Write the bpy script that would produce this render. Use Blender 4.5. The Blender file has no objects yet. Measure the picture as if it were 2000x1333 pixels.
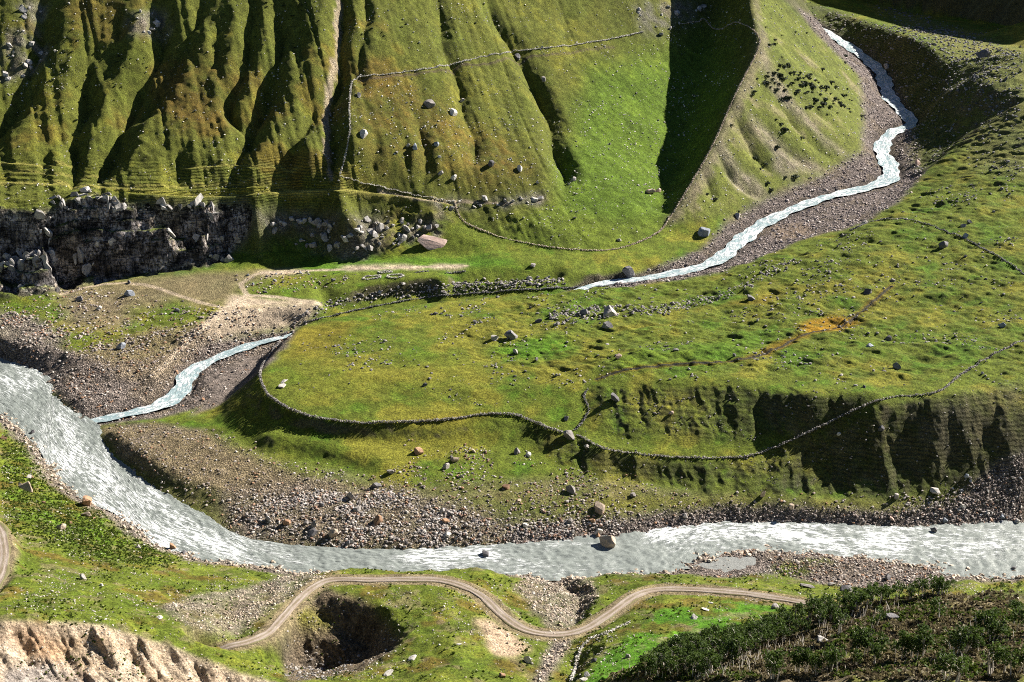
import bpy, math, random
import numpy as np
from mathutils import Vector, Matrix
from mathutils.geometry import delaunay_2d_cdt

SC = bpy.context.scene
COL = SC.collection
RNG = np.random.default_rng(11)
random.seed(11)

# ------------------------------------------------------------------ camera, sky, sun, exposure
F = 3172.0                      # focal length in photograph pixels (2000 wide)
PITCH = math.radians(22.0)
CAM_Z = 300.0
cam_d = bpy.data.cameras.new('camera')
cam = bpy.data.objects.new('camera', cam_d)
COL.objects.link(cam)
cam.location = (0, 0, CAM_Z)
cam.rotation_euler = (math.pi / 2 - PITCH, 0, 0)
cam_d.sensor_width = 36.0
cam_d.lens = F / 2000.0 * 36.0
cam_d.clip_start = 1.0
cam_d.clip_end = 6000.0
SC.camera = cam

SUN_EL = math.radians(31.0)
SUN_AZ = math.radians(33.0)     # from +X towards +Y: right of the picture and a little beyond
sun_vec = Vector((math.cos(SUN_EL) * math.cos(SUN_AZ), math.cos(SUN_EL) * math.sin(SUN_AZ), math.sin(SUN_EL)))
world = bpy.data.worlds.new('World')
SC.world = world
world.use_nodes = True
wn = world.node_tree.nodes
wl = world.node_tree.links
wn.clear()
w_out = wn.new('ShaderNodeOutputWorld')
w_bg = wn.new('ShaderNodeBackground')
w_sky = wn.new('ShaderNodeTexSky')
w_sky.sky_type = 'NISHITA'
w_sky.sun_disc = False
w_sky.sun_elevation = SUN_EL
w_sky.sun_rotation = math.pi / 2 - SUN_AZ
w_sky.altitude = 3500.0
w_sky.air_density = 0.6
w_sky.dust_density = 0.0
w_bg.inputs['Strength'].default_value = 0.05
wl.new(w_sky.outputs[0], w_bg.inputs[0])
wl.new(w_bg.outputs[0], w_out.inputs[0])
sun_d = bpy.data.lights.new('sun', 'SUN')
sun_d.energy = 5.0
sun_d.angle = math.radians(0.5)
sun_d.color = (1.0, 0.94, 0.84)
sun = bpy.data.objects.new('sun', sun_d)
COL.objects.link(sun)
sun.location = (600, 300, 700)
sun.rotation_euler = sun_vec.to_track_quat('Z', 'Y').to_euler()
SC.view_settings.view_transform = 'Standard'
SC.view_settings.look = 'None'
SC.view_settings.gamma = 1.0
SC.view_settings.use_curve_mapping = False
SC.view_settings.exposure = 1.45
SC.render.engine = 'CYCLES'
SC.cycles.max_bounces = 4
SC.cycles.diffuse_bounces = 2
SC.cycles.glossy_bounces = 2
SC.cycles.use_denoising = False
SC.cycles.filter_width = 1.0

# ------------------------------------------------------------------ helpers: view rays, noise, polylines
CT, ST = math.cos(PITCH), math.sin(PITCH)

def ray(px, py):
    u = (np.asarray(px, float) - 1000.0) / F
    v = (666.5 - np.asarray(py, float)) / F
    return u, CT + v * ST, -ST + v * CT

def at_z(px, py, z):
    """World point that shows at photograph pixel px, py and lies at height z."""
    dx, dy, dz = ray(px, py)
    t = (z - CAM_Z) / dz
    return dx * t, dy * t

def z_of(py, y):
    """Height of the point at ground distance y that shows in row py."""
    dx, dy, dz = ray(1000, py)
    return CAM_Z + dz * (y / dy)

def project(X, Y, Z):
    dz = Z - CAM_Z
    c = Y * CT - dz * ST
    up = Y * ST + dz * CT
    return 1000.0 + F * X / c, 666.5 - F * up / c

def hash2(ix, iy, seed):
    h = (ix.astype(np.int64) * 374761393 + iy.astype(np.int64) * 668265263 + seed * 1274126177) & 0xFFFFFFFF
    h = ((h ^ (h >> 13)) * 1103515245) & 0xFFFFFFFF
    h = ((h ^ (h >> 15)) * 2246822519) & 0xFFFFFFFF
    return ((h ^ (h >> 16)) & 0xFFFFFF).astype(np.float32) / float(0xFFFFFF)

def vnoise(X, Y, sx, sy=None, seed=0):
    """Smooth value noise in -1..1 with cells of sx by sy metres."""
    sy = sx if sy is None else sy
    x = X / sx + seed * 17.31
    y = Y / sy + seed * 9.77
    ix = np.floor(x); iy = np.floor(y)
    fx = (x - ix); fy = (y - iy)
    fx = fx * fx * fx * (fx * (fx * 6 - 15) + 10); fy = fy * fy * fy * (fy * (fy * 6 - 15) + 10)
    ix = ix.astype(np.int64); iy = iy.astype(np.int64)
    a = hash2(ix, iy, seed); b = hash2(ix + 1, iy, seed)
    c = hash2(ix, iy + 1, seed); d = hash2(ix + 1, iy + 1, seed)
    return ((a + (b - a) * fx) * (1 - fy) + (c + (d - c) * fx) * fy) * 2 - 1

def fbm(X, Y, s, octs=3, seed=0, gain=0.5, sy=None):
    out = 0; amp = 1.0; tot = 0
    sy = s if sy is None else sy
    c, sn = math.cos(0.6), math.sin(0.6)
    for k in range(octs):
        out = out + amp * vnoise(X if k == 0 else X * c - Y * sn, Y if k == 0 else X * sn + Y * c, s, sy, seed + k * 31)
        tot += amp; amp *= gain; s *= 0.5; sy *= 0.5
    return out / tot

def sstep(a, b, x):
    t = np.clip((x - a) / (b - a), 0, 1)
    return t * t * (3 - 2 * t)

def dense(pts, step):
    """Resample a polyline of n-dim points at about step metres (first two columns)."""
    pts = np.asarray(pts, float)
    out = [pts[0]]
    for a, b in zip(pts[:-1], pts[1:]):
        n = max(1, int(math.hypot(b[0] - a[0], b[1] - a[1]) / step))
        for k in range(1, n + 1):
            out.append(a + (b - a) * k / n)
    return np.array(out)

def spline(pts, step):
    """Catmull-Rom through the points, resampled at about step metres."""
    p = np.asarray(pts, float)
    q = np.vstack([2 * p[0] - p[1], p, 2 * p[-1] - p[-2]])
    out = [p[0]]
    for i in range(1, len(q) - 2):
        a, b, c, d = q[i - 1], q[i], q[i + 1], q[i + 2]
        n = max(1, int(math.hypot(c[0] - b[0], c[1] - b[1]) / step))
        for k in range(1, n + 1):
            t = k / n
            out.append(0.5 * (2 * b + (c - a) * t + (2 * a - 5 * b + 4 * c - d) * t * t + (3 * b - a - 3 * c + d) * t ** 3))
    return np.array(out)

def resample(pts, n):
    p = np.asarray(pts, float)
    s = np.r_[0, np.cumsum(np.hypot(*(p[1:, :2] - p[:-1, :2]).T))]
    t = np.linspace(0, s[-1], n)
    return np.stack([np.interp(t, s, p[:, k]) for k in range(p.shape[1])], 1)

# ------------------------------------------------------------------ terrain survey: break lines as (column, row, height)
LINES = []
def L(*pts):                    # heights given
    LINES.append([(*at_z(a, b, z), z) for a, b, z in pts])
def D(*pts):                    # ground distances given
    out = []
    for a, b, y in pts:
        z = float(z_of(b, y)); out.append((*at_z(a, b, z), z))
    LINES.append(out)
def W(*pts):                    # world points, off the picture
    LINES.append([tuple(map(float, p)) for p in pts])

RIVER_FAR = [(-220, 640), (-60, 682), (0, 697), (60, 718), (100, 742), (112, 775), (150, 808), (195, 838), (225, 885), (300, 950), (390, 1000), (470, 1048), (560, 1066), (650, 1073),
             (800, 1077), (960, 1066), (1100, 1057), (1200, 1045), (1300, 1028), (1400, 1020), (1560, 1020), (1750, 1028), (2000, 1017), (2200, 1012)]
RIVER_NEAR = [(-220, 760), (-60, 790), (0, 806), (72, 868), (100, 920), (140, 958), (240, 1008), (300, 1060), (370, 1084), (500, 1106), (600, 1118),
              (700, 1124), (800, 1126), (900, 1126), (1000, 1130), (1060, 1130), (1150, 1132), (1250, 1126), (1317, 1115), (1370, 1090), (1461, 1073), (1580, 1081),
              (1720, 1091), (1807, 1105), (1867, 1122), (1930, 1128), (2000, 1124), (2200, 1116)]
L(*[(a, b, -0.4) for a, b in RIVER_FAR])
L(*[(a, b, -0.4) for a, b in RIVER_NEAR])
L((-220, 700, -2.5), (0, 750, -2.5), (60, 800, -2.5), (130, 870, -2.5), (200, 950, -2.5), (330, 1030, -2.5), (470, 1078, -2.5), (700, 1098, -2.5), (960, 1094, -2.5), (1150, 1092, -2.5),
  (1330, 1068, -2.5), (1500, 1046, -2.5), (1800, 1065, -2.5), (2000, 1072, -2.5), (2200, 1066, -2.5))
# tributary: centre, half width in metres, water height
TRIB = [(150, 826, 0.1, 3.5), (240, 810, 0.6, 4.5), (310, 793, 1.0, 5.0), (352, 765, 1.4, 6.0), (372, 728, 2.0, 5.0), (430, 697, 3.0, 4.0), (500, 672, 4.0, 3.6), (572, 655, 5.2, 3.0)]
TRIB_HID = [(-88.0, 745.0, 6.4, 3.0), (-55.0, 757.0, 8.5, 3.0), (-20.0, 762.0, 11.0, 3.0), (20.0, 765.0, 13.5, 3.0)]
TRIB2 = [(1165, 556, 14.6, 3.4), (1280, 541, 15.4, 4.6), (1390, 514, 16.8, 5.4), (1450, 468, 18.6, 6.0), (1500, 432, 20.4, 5.5), (1600, 390, 23.4, 5.0), (1735, 350, 26.0, 6.5), (1722, 290, 29.0, 6.0),
         (1745, 258, 31.5, 5.5), (1780, 240, 33.0, 5.5), (1738, 190, 38.5, 6.0), (1718, 140, 45.0, 6.0), (1660, 92, 53.0, 6.0), (1585, 48, 60.5, 6.0), (1530, 10, 67.0, 6.0)]
def trib_world():
    a = [(*at_z(x, y, z), z, w) for x, y, z, w in TRIB]
    b = [(*at_z(x, y, z), z, w) for x, y, z, w in TRIB2]
    return np.array(a + TRIB_HID + b)
TW = spline(trib_world(), 4.0)
TWt = np.gradient(TW[:, :2], axis=0); TWt /= np.linalg.norm(TWt, axis=1)[:, None]
TWn = np.stack([-TWt[:, 1], TWt[:, 0]], 1)
LINES.append([(p[0], p[1], p[2] - 1.2) for p in TW])
for sgn in (-1, 1):
    LINES.append([(p[0] + sgn * n[0] * p[3], p[1] + sgn * n[1] * p[3], p[2] - 0.2) for p, n in zip(TW, TWn)])

# far bank of the main river, benches and gravel bars
L((-220, 610, 8), (-60, 650, 8), (0, 664, 7), (120, 690, 6.5), (180, 710, 6), (232, 738, 5.5))
L((-220, 590, 9), (0, 620, 9), (100, 640, 9), (200, 665, 8), (260, 700, 6.5), (300, 730, 5.5), (330, 700, 6.5))
L((120, 742, 2.6), (150, 752, 3), (230, 748, 3.0), (300, 760, 2.4))
L((118, 765, 2.2), (158, 790, 2.4), (260, 785, 2.2))
L((200, 832, 3.0), (240, 868, 5.0), (300, 905, 5.5), (350, 930, 5.0), (430, 962, 4.0), (500, 1010, 2.2), (580, 1040, 1.8), (700, 1052, 1.8), (780, 1055, 2.0), (900, 1045, 2.2), (1000, 1044, 2.2), (1110, 1038, 2.0))
L((1200, 1028, 2.5), (1300, 1006, 3.6), (1400, 992, 4.0), (1550, 995, 4.0), (1650, 1002, 3.6), (1760, 1008, 2.6), (1880, 1004, 2.6), (2000, 995, 2.6), (2200, 990, 2.6))
L((280, 830, 3.2), (350, 830, 4.0), (400, 840, 5), (470, 880, 6.0), (560, 920, 6.2), (700, 955, 6), (800, 975, 6), (950, 975, 6.4), (1100, 965, 6.8), (1250, 965, 6.5), (1400, 970, 6), (1600, 978, 5.5))
L((600, 1000, 4.4), (800, 1010, 4.6), (1000, 1010, 4.6), (1150, 1000, 4.8))
L((330, 810, 3), (400, 790, 3.5), (430, 760, 4), (480, 720, 4.6), (540, 680, 5.5))
L((390, 775, 3.0), (400, 740, 3.4), (470, 700, 4.6))
# first tier of the terrace: wall line and its foot
WALL_A = [(586, 640, 15.0), (545, 675, 15.8), (520, 705, 16.5), (508, 735, 17.0), (515, 762, 17.2), (545, 790, 17.0), (600, 814, 16.6), (690, 828, 16.2), (800, 828, 16.0), (880, 822, 16.2), (945, 812, 16.8), (1010, 815, 16.6), (1060, 836, 15.5), (1105, 848, 14.5),
          (1140, 856, 14), (1180, 878, 13.8), (1250, 890, 13.6), (1340, 896, 13.4), (1440, 896, 13.6), (1490, 886, 14.5), (1540, 866, 18.2), (1600, 838, 23.5), (1680, 800, 29.6), (1740, 778, 33.4), (1800, 774, 35), (1835, 766, 35.6), (1870, 740, 35.2), (1910, 712, 35), (1950, 690, 35), (2010, 662, 35.5)]
L(*WALL_A)
L((520, 712, 5.2), (480, 750, 4.8), (430, 790, 4.4), (412, 812, 4.2), (440, 845, 5.6), (520, 882, 6.0))
L((500, 800, 12), (545, 828, 11.5), (600, 846, 11), (700, 858, 10.8), (800, 866, 10.4), (900, 866, 10.2), (1000, 872, 9.8), (1060, 890, 9.0))
L((520, 850, 10.6), (600, 862, 10.6), (680, 880, 10.4), (740, 900, 9.6), (790, 925, 7.6))
L((530, 885, 6.2), (620, 898, 6.4), (700, 918, 6.4), (760, 938, 6.4))
L((1090, 905, 7.6), (1180, 905, 10), (1250, 908, 11), (1330, 915, 11))
L((1100, 925, 7.2), (1200, 935, 7.0), (1300, 945, 6.8), (1400, 965, 6.2), (1500, 970, 6.0), (1600, 972, 6.0), (1700, 972, 6.0), (1800, 958, 8), (1900, 930, 12), (2000, 890, 18), (2200, 880, 20))
L((1450, 905, 12.6), (1520, 905, 13.5), (1580, 880, 17))
L((1880, 765, 36), (1940, 756, 36.3), (2000, 750, 36.6), (2200, 740, 37))
L((1720, 800, 30.6), (1850, 800, 31.8), (2000, 800, 31.2), (2200, 790, 31.5))
# meadow
L((600, 652, 15.5), (640, 690, 18), (700, 700, 20), (800, 690, 21), (950, 690, 22), (1100, 690, 24))
L((560, 735, 18.6), (700, 745, 20.2), (850, 752, 20.6), (1000, 750, 21.6), (1080, 752, 22.4))
L((560, 775, 17.6), (700, 790, 17.6), (850, 795, 17.8), (1000, 792, 18.4), (1080, 800, 18))
L((700, 620, 18), (830, 612, 20), (1000, 610, 22), (1200, 620, 23.5), (1400, 640, 25.4), (1600, 600, 28.4))
L((590, 634, 13.5), (640, 622, 14.5), (730, 602, 16), (830, 584, 18), (950, 574, 20), (1080, 566, 22), (1170, 562, 22.5), (1260, 553, 21), (1350, 541, 21), (1460, 514, 23), (1560, 470, 26), (1640, 446, 28.5), (1690, 434, 30))
D((1170, 752, 634), (1300, 742, 628), (1420, 748, 621.5), (1500, 765, 612.5), (1600, 770, 603.5), (1690, 768, 600.5))
L((1170, 850, 14.6), (1250, 865, 14.4), (1340, 872, 14.6), (1440, 868, 16), (1500, 848, 18.5))
D((1250, 700, 650), (1450, 700, 645), (1700, 700, 645), (1850, 700, 640), (2000, 690, 640), (2200, 690, 640))
D((1500, 520, 775), (1700, 500, 775), (1850, 510, 762), (2000, 500, 760), (2200, 500, 760))
D((1700, 438, 826), (1850, 400, 842), (2000, 350, 870), (2200, 340, 870))
D((1800, 342, 918), (1880, 275, 950), (2000, 200, 965), (2200, 190, 970))
D((1600, 600, 715), (1800, 620, 700), (2000, 620, 690), (2200, 620, 690))
# right bank of the tributary (shaded moraine flank)
CREST_R = [(1740, 398, 868), (1792, 346, 926), (1835, 308, 950), (1876, 264, 980), (1860, 240, 1000), (1830, 204, 1032), (1846, 168, 1062), (1850, 122, 1092), (1800, 82, 1135), (1690, 42, 1215), (1565, 4, 1300), (1540, -40, 1350)]
D(*CREST_R)
D((1900, 150, 1030), (2000, 110, 1050), (2200, 100, 1060))
D((1750, 28, 1285), (1850, 54, 1220), (2000, 96, 1120), (2200, 130, 1070))
W((290, 1400, 50), (340, 1340, 48), (385, 1240, 56))
W((425, 1175, 92), (470, 1205, 140), (500, 1240, 178), (480, 1310, 200), (455, 1400, 205), (360, 1520, 210))  # unseen ridge beyond the right edge, raised to shade the far hillside
W((330, 1650, 230), (520, 1560, 250), (620, 1400, 260), (680, 1230, 200), (690, 1100, 110), (670, 950, 70), (640, 800, 45))
# gravel flats of the upper tributary
L((1290, 525, 17.5), (1380, 488, 18.8), (1430, 450, 20.5), (1480, 415, 22.5))
L((1790, 350, 27.5), (1760, 380, 27), (1700, 410, 26), (1600, 440, 23.5), (1530, 480, 20.5), (1440, 512, 18.4))
L((1350, 505, 19.2), (1400, 470, 20.5), (1430, 430, 23.5), (1500, 386, 26.5), (1600, 345, 29.5), (1690, 300, 32.5), (1702, 232, 38.5), (1692, 150, 50), (1636, 100, 58), (1560, 40, 69), (1515, 0, 80))
# ridge crest, bowl beside it
CREST = [(1298, 440, 850), (1345, 370, 874), (1390, 290, 908), (1440, 180, 955), (1480, 100, 1000), (1482, 70, 1015), (1465, 0, 1060), (1450, -200, 1160)]
D(*CREST)
D((1285, 420, 868), (1330, 330, 930), (1345, 200, 1008), (1395, 80, 1076), (1392, 20, 1112), (1375, -200, 1225))
D((1250, 400, 866), (1245, 300, 932), (1250, 200, 985), (1260, 100, 1035), (1260, 0, 1078), (1260, -200, 1170))
D((1000, 400, 852), (1000, 300, 897), (1000, 200, 942), (1000, 100, 986), (1000, 0, 1032), (1000, -200, 1120))
D((830, 370, 855), (830, 300, 875), (830, 200, 913), (830, 100, 953), (830, 0, 994), (830, -200, 1075))
for xx in (-220, 0, 170, 330, 500, 660):
    D((xx, 368, 831), (xx, 300, 855), (xx, 200, 894), (xx, 100, 927), (xx, 0, 962), (xx, -200, 1038))
L((890, 425, 30), (940, 452, 26.5), (1000, 474, 23.5), (1100, 490, 22), (1180, 492, 21.6), (1260, 470, 22.2))
L((900, 455, 27), (980, 488, 22), (1090, 502, 21), (1190, 505, 20.5), (1280, 482, 20.8), (1330, 465, 21.0))
# cliff: lip and foot, ledges between
D((-220, 402, 806), (0, 398, 807), (60, 402, 806), (110, 390, 815), (200, 380, 819), (300, 400, 822), (400, 402, 829), (480, 400, 838), (560, 412, 842), (660, 424, 842), (760, 412, 846), (860, 420, 842))
D((-220, 470, 801), (0, 465, 801), (110, 458, 810), (200, 450, 813), (300, 452, 817), (400, 458, 825))
D((-220, 486, 794), (0, 480, 794), (110, 472, 803), (200, 466, 806), (300, 468, 811), (420, 470, 819))
L((-220, 580, 7), (0, 567, 8), (70, 552, 9.5), (150, 545, 11), (300, 531, 13), (370, 522, 13.5), (430, 512, 14.2), (450, 522, 14.0), (560, 526, 14), (640, 512, 16), (760, 506, 17.5), (830, 498, 19), (900, 500, 19.5))
D((490, 450, 832), (540, 446, 834), (600, 450, 833), (660, 452, 832))
L((460, 496, 17.0), (510, 484, 20.0), (570, 484, 20.0), (630, 494, 18.0))
L((640, 455, 28), (690, 482, 23), (740, 465, 26), (820, 474, 23), (870, 450, 27))
# valley flat beyond the tributary
L((-220, 600, 8.6), (0, 600, 9.6), (150, 575, 11), (300, 560, 12.6), (430, 545, 13.6), (600, 535, 15), (760, 525, 17), (900, 525, 19.5), (1050, 515, 20.5), (1200, 508, 20))
L((100, 610, 10), (250, 600, 11), (390, 590, 12), (450, 575, 13))
L((380, 648, 11), (430, 625, 12.5), (500, 608, 13.2), (590, 600, 13.6), (650, 588, 14), (700, 560, 17), (760, 548, 19), (840, 543, 19.6), (1000, 545, 19.5), (1050, 540, 19.5), (1150, 536, 19), (1230, 527, 19))
L((640, 606, 9.5), (700, 590, 10.5), (760, 580, 11.3), (840, 572, 12), (950, 566, 12.6), (1050, 560, 13.2), (1150, 552, 14.6))
L((370, 672, 6.5), (430, 658, 6.6), (500, 645, 6.8), (560, 634, 7.4))
L((250, 740, 4), (310, 715, 4.2), (350, 690, 5.2))
# near side: road promontory, hollows, spur with trees
L((0, 850, 4), (60, 900, 3.5), (120, 990, 4.5), (230, 1040, 3.5), (280, 1075, 3.5), (340, 1098, 3), (480, 1118, 3), (560, 1126, 4))
L((-220, 900, 14), (0, 930, 13), (60, 980, 13), (150, 1050, 12), (250, 1090, 11), (380, 1125, 9.5), (500, 1140, 8))
L((-220, 1030, 31), (-30, 1060, 30), (60, 1080, 27), (150, 1120, 24), (300, 1150, 20), (400, 1175, 17), (480, 1190, 15))
L((-220, 1190, 46), (0, 1190, 44), (150, 1190, 38), (300, 1210, 31), (400, 1240, 26), (460, 1275, 23))
L((0, 1214, 46), (110, 1216, 42), (200, 1222, 39), (330, 1262, 31), (450, 1310, 26), (560, 1345, 23.5))
L((0, 1250, 43), (110, 1255, 39), (250, 1300, 33), (330, 1333, 29))
L((0, 1300, 40), (100, 1320, 36), (0, 1345, 40), (150, 1345, 36))
ROAD = [(405, 1284, 17.5), (446, 1263, 19.6), (480, 1256, 19.6), (522, 1238, 18.5), (548, 1212, 17), (578, 1178, 15), (612, 1148, 13.5), (650, 1133, 13), (720, 1133, 13.6), (800, 1132, 14.4), (860, 1134, 15), (905, 1146, 15.8), (945, 1168, 16.4), (985, 1205, 16.6), (1030, 1232, 16.0),
        (1085, 1240, 15.6), (1140, 1230, 15.6), (1190, 1200, 15.6), (1240, 1165, 15.0), (1285, 1152, 14.4), (1350, 1152, 14.6), (1430, 1157, 15.2), (1500, 1166, 16.2), (1585, 1180, 17.6), (1680, 1195, 20)]
L(*ROAD)
L((640, 1122, 10.0), (690, 1106, 9.6), (730, 1110, 9.6), (780, 1116, 9.6), (850, 1114, 10), (930, 1104, 11), (960, 1110, 10.6), (1010, 1140, 8.5), (1050, 1165, 7))
L((960, 1150, 12.5), (1010, 1190, 13), (1060, 1222, 13.4))
L((1045, 1124, 0.6), (1085, 1150, 3), (1110, 1180, 7), (1105, 1215, 11.5), (1095, 1232, 14))
L((1140, 1128, 3.6), (1160, 1150, 7), (1150, 1185, 11), (1140, 1210, 13))
L((1110, 1128, 3.5), (1200, 1118, 5.2), (1260, 1120, 6.6), (1350, 1128, 7.0), (1450, 1140, 7.8), (1560, 1155, 8.4), (1640, 1164, 8.0))
L((1335, 1122, 1.0), (1420, 1126, 1.0), (1470, 1118, 1.0), (1500, 1122, 1.4), (1620, 1140, 2.4), (1720, 1145, 2.4), (1850, 1135, 2.0))
L((1340, 1112, 0.9), (1370, 1095, 1.0), (1410, 1083, 1.0), (1480, 1079, 1.3), (1510, 1092, 1.2))
L((1365, 1112, -0.2), (1415, 1100, -0.3), (1470, 1095, -0.2), (1430, 1112, -0.2))
L((1530, 1088, 1.5), (1600, 1095, 1.8), (1720, 1108, 1.6), (1800, 1118, 1.2))
L((650, 1150, 16), (740, 1150, 16.5), (830, 1155, 17.4), (900, 1180, 18.5), (960, 1225, 19))
# hollow
L((632, 1150, 15.5), (670, 1158, 16.4), (716, 1175, 17.4), (752, 1200, 18.2), (780, 1228, 19.2), (786, 1250, 19.6), (765, 1275, 20), (735, 1296, 20.5), (700, 1312, 21.2), (640, 1326, 22), (560, 1333, 22.5))
D((572, 1196, 462), (600, 1200, 463), (640, 1212, 463), (672, 1226, 462))
D((600, 1242, 461), (650, 1246, 462), (700, 1252, 461), (735, 1262, 457), (740, 1275, 450))
D((566, 1240, 459), (562, 1270, 454))
D((575, 1258, 457), (620, 1282, 451), (660, 1300, 448), (600, 1312, 444), (560, 1300, 446))
L((800, 1260, 21.5), (850, 1220, 21), (900, 1280, 26), (850, 1330, 31), (700, 1333, 25), (1000, 1280, 22))
L((930, 1225, 19.5), (960, 1250, 20), (1000, 1290, 21))
L((1110, 1250, 14.5), (1090, 1285, 17), (1060, 1315, 21), (1040, 1345, 24))
L((1180, 1230, 19), (1150, 1270, 23), (1110, 1310, 26), (1090, 1345, 29))
L((1300, 1170, 18), (1450, 1178, 19), (1540, 1185, 20), (1300, 1220, 24), (1250, 1270, 29), (1200, 1330, 35))
# wooded spur close to the camera
D((1230, 1345, 330), (1290, 1290, 338), (1400, 1262, 341), (1500, 1236, 343), (1600, 1206, 345), (1680, 1185, 346), (1760, 1168, 348), (1850, 1155, 349), (2000, 1150, 350), (2200, 1148, 350))
D((1300, 1345, 316), (1500, 1290, 318), (1700, 1245, 318), (1850, 1230, 318), (2000, 1215, 318), (2200, 1200, 318))
D((1400, 1345, 302), (1600, 1318, 300), (1750, 1300, 297), (1900, 1275, 294), (2000, 1255, 292), (2200, 1230, 290))
D((1550, 1360, 286), (1700, 1335, 284), (1850, 1320, 280), (2000, 1300, 276), (2200, 1270, 274))
D((1700, 1380, 270), (1900, 1370, 262), (2000, 1360, 258), (2200, 1330, 250))
W((70, 425, 30), (110, 425, 30), (150, 430, 26), (190, 438, 22), (250, 440, 20), (330, 440, 18))
W((-260, 330, 60), (-150, 325, 55), (-60, 330, 50), (20, 325, 50))
W((-200, 240, 105), (-60, 240, 105), (40, 240, 105), (100, 230, 120), (200, 220, 130))
W((-160, 120, 190), (0, 120, 190), (160, 120, 195))
W((-120, 20, 270), (0, 0, 285), (120, 20, 270))
W((-600, 500, 45), (-500, 650, 10), (-430, 760, 4), (-460, 830, 12), (-480, 860, 40), (-520, 960, 120), (-600, 1100, 220))
W((-700, 1400, 420), (-300, 1350, 380), (0, 1380, 330), (150, 1400, 260), (230, 1300, 150))
for q in ((700, 400, 60), (600, 560, 10), (640, 620, 30), (-700, 300, 120), (700, 200, 160), (-300, -60, 300), (300, -60, 300), (-700, 1700, 500), (0, 1700, 480), (300, 1750, 320), (700, 1750, 320)):
    W(q)

GX0, GY0, GS = -720.0, -60.0, 1.5
GNX, GNY = 961, 1201
def build_tin():
    pts = []
    for ln in LINES:
        pts.extend(map(tuple, dense(ln, 5.0)))
    P = np.array(pts)
    key = np.round(P[:, :2] / 1.2).astype(int)
    _, idx = np.unique(key, axis=0, return_index=True)
    P = P[np.sort(idx)]
    vs, es, fs, ov, oe, of = delaunay_2d_cdt([Vector((p[0], p[1])) for p in P], [], [], 0, 1e-4)
    zz = np.array([P[o[0], 2] if o else 0.0 for o in ov])
    V = np.array([(v.x, v.y) for v in vs])
    G = np.full((GNY, GNX), np.nan)
    for f in fs:
        a, b, c = f[0], f[1], f[2]
        (x0, y0), (x1, y1), (x2, y2) = V[a], V[b], V[c]
        i0 = max(0, int(math.ceil((min(x0, x1, x2) - GX0) / GS))); i1 = min(GNX - 1, int((max(x0, x1, x2) - GX0) / GS))
        j0 = max(0, int(math.ceil((min(y0, y1, y2) - GY0) / GS))); j1 = min(GNY - 1, int((max(y0, y1, y2) - GY0) / GS))
        if i1 < i0 or j1 < j0:
            continue
        den = (y1 - y2) * (x0 - x2) + (x2 - x1) * (y0 - y2)
        if abs(den) < 1e-9:
            continue
        xx = GX0 + np.arange(i0, i1 + 1) * GS; yy = (GY0 + np.arange(j0, j1 + 1) * GS)[:, None]
        la = ((y1 - y2) * (xx - x2) + (x2 - x1) * (yy - y2)) / den
        lb = ((y2 - y0) * (xx - x2) + (x0 - x2) * (yy - y2)) / den
        lc = 1 - la - lb
        m = (la >= -1e-6) & (lb >= -1e-6) & (lc >= -1e-6)
        sub = G[j0:j1 + 1, i0:i1 + 1]
        sub[m] = (la * zz[a] + lb * zz[b] + lc * zz[c])[m]
    bad = np.isnan(G)
    G[bad] = np.nanmin(G)
    return G

def gblur(A, sig, passes=3):
    """Gaussian-like blur by repeated box filters."""
    n = max(1, int(round(math.sqrt(12 * sig * sig / passes + 1))) // 2)
    B = A.astype(float)
    for _ in range(passes):
        for ax in (0, 1):
            pad = [(0, 0), (0, 0)]; pad[ax] = (n + 1, n)
            c = np.cumsum(np.pad(B, pad, mode='edge'), axis=ax)
            w = 2 * n + 1
            B = (c[w:] - c[:-w]) / w if ax == 0 else (c[:, w:] - c[:, :-w]) / w
    return B

G0 = build_tin()
G1 = gblur(G0, 1.3)
G2 = gblur(G0, 3.4)

def bil(G, X, Y):
    x = np.clip((X - GX0) / GS, 0, GNX - 1.001); y = np.clip((Y - GY0) / GS, 0, GNY - 1.001)
    i = x.astype(int); j = y.astype(int); fx = x - i; fy = y - j
    return (G[j, i] * (1 - fx) + G[j, i + 1] * fx) * (1 - fy) + (G[j + 1, i] * (1 - fx) + G[j + 1, i + 1] * fx) * fy

# the ground mesh: fans out from the viewpoint's foot, finer close by
PHI = np.radians(np.linspace(-20.4, 20.4, 720))
RR = np.concatenate([np.linspace(20, 225, 24, endpoint=False), np.arange(225, 430, 0.85), np.arange(430, 700, 0.72), np.arange(700, 1000, 0.95),
                     np.arange(1000, 1360, 1.5), np.arange(1360, 1740, 9.0)])
X = RR[:, None] * np.sin(PHI)[None, :]
Y = RR[:, None] * np.cos(PHI)[None, :]
NR, NC = X.shape
H = bil(G1, X, Y)

def zat(x, y, HH=None):
    """Height of the ground at world x, y."""
    HH = H if HH is None else HH
    x = np.asarray(x, float); y = np.asarray(y, float)
    r = np.hypot(x, y); ph = np.arctan2(x, y)
    j = np.clip((ph - PHI[0]) / (PHI[1] - PHI[0]), 0, NC - 1.001)
    k = np.clip(np.interp(r, RR, np.arange(NR)), 0, NR - 1.001)
    i0 = k.astype(int); j0 = j.astype(int); a = k - i0; b = j - j0
    return (HH[i0, j0] * (1 - b) + HH[i0, j0 + 1] * b) * (1 - a) + (HH[i0 + 1, j0] * (1 - b) + HH[i0 + 1, j0 + 1] * b) * a

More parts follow.
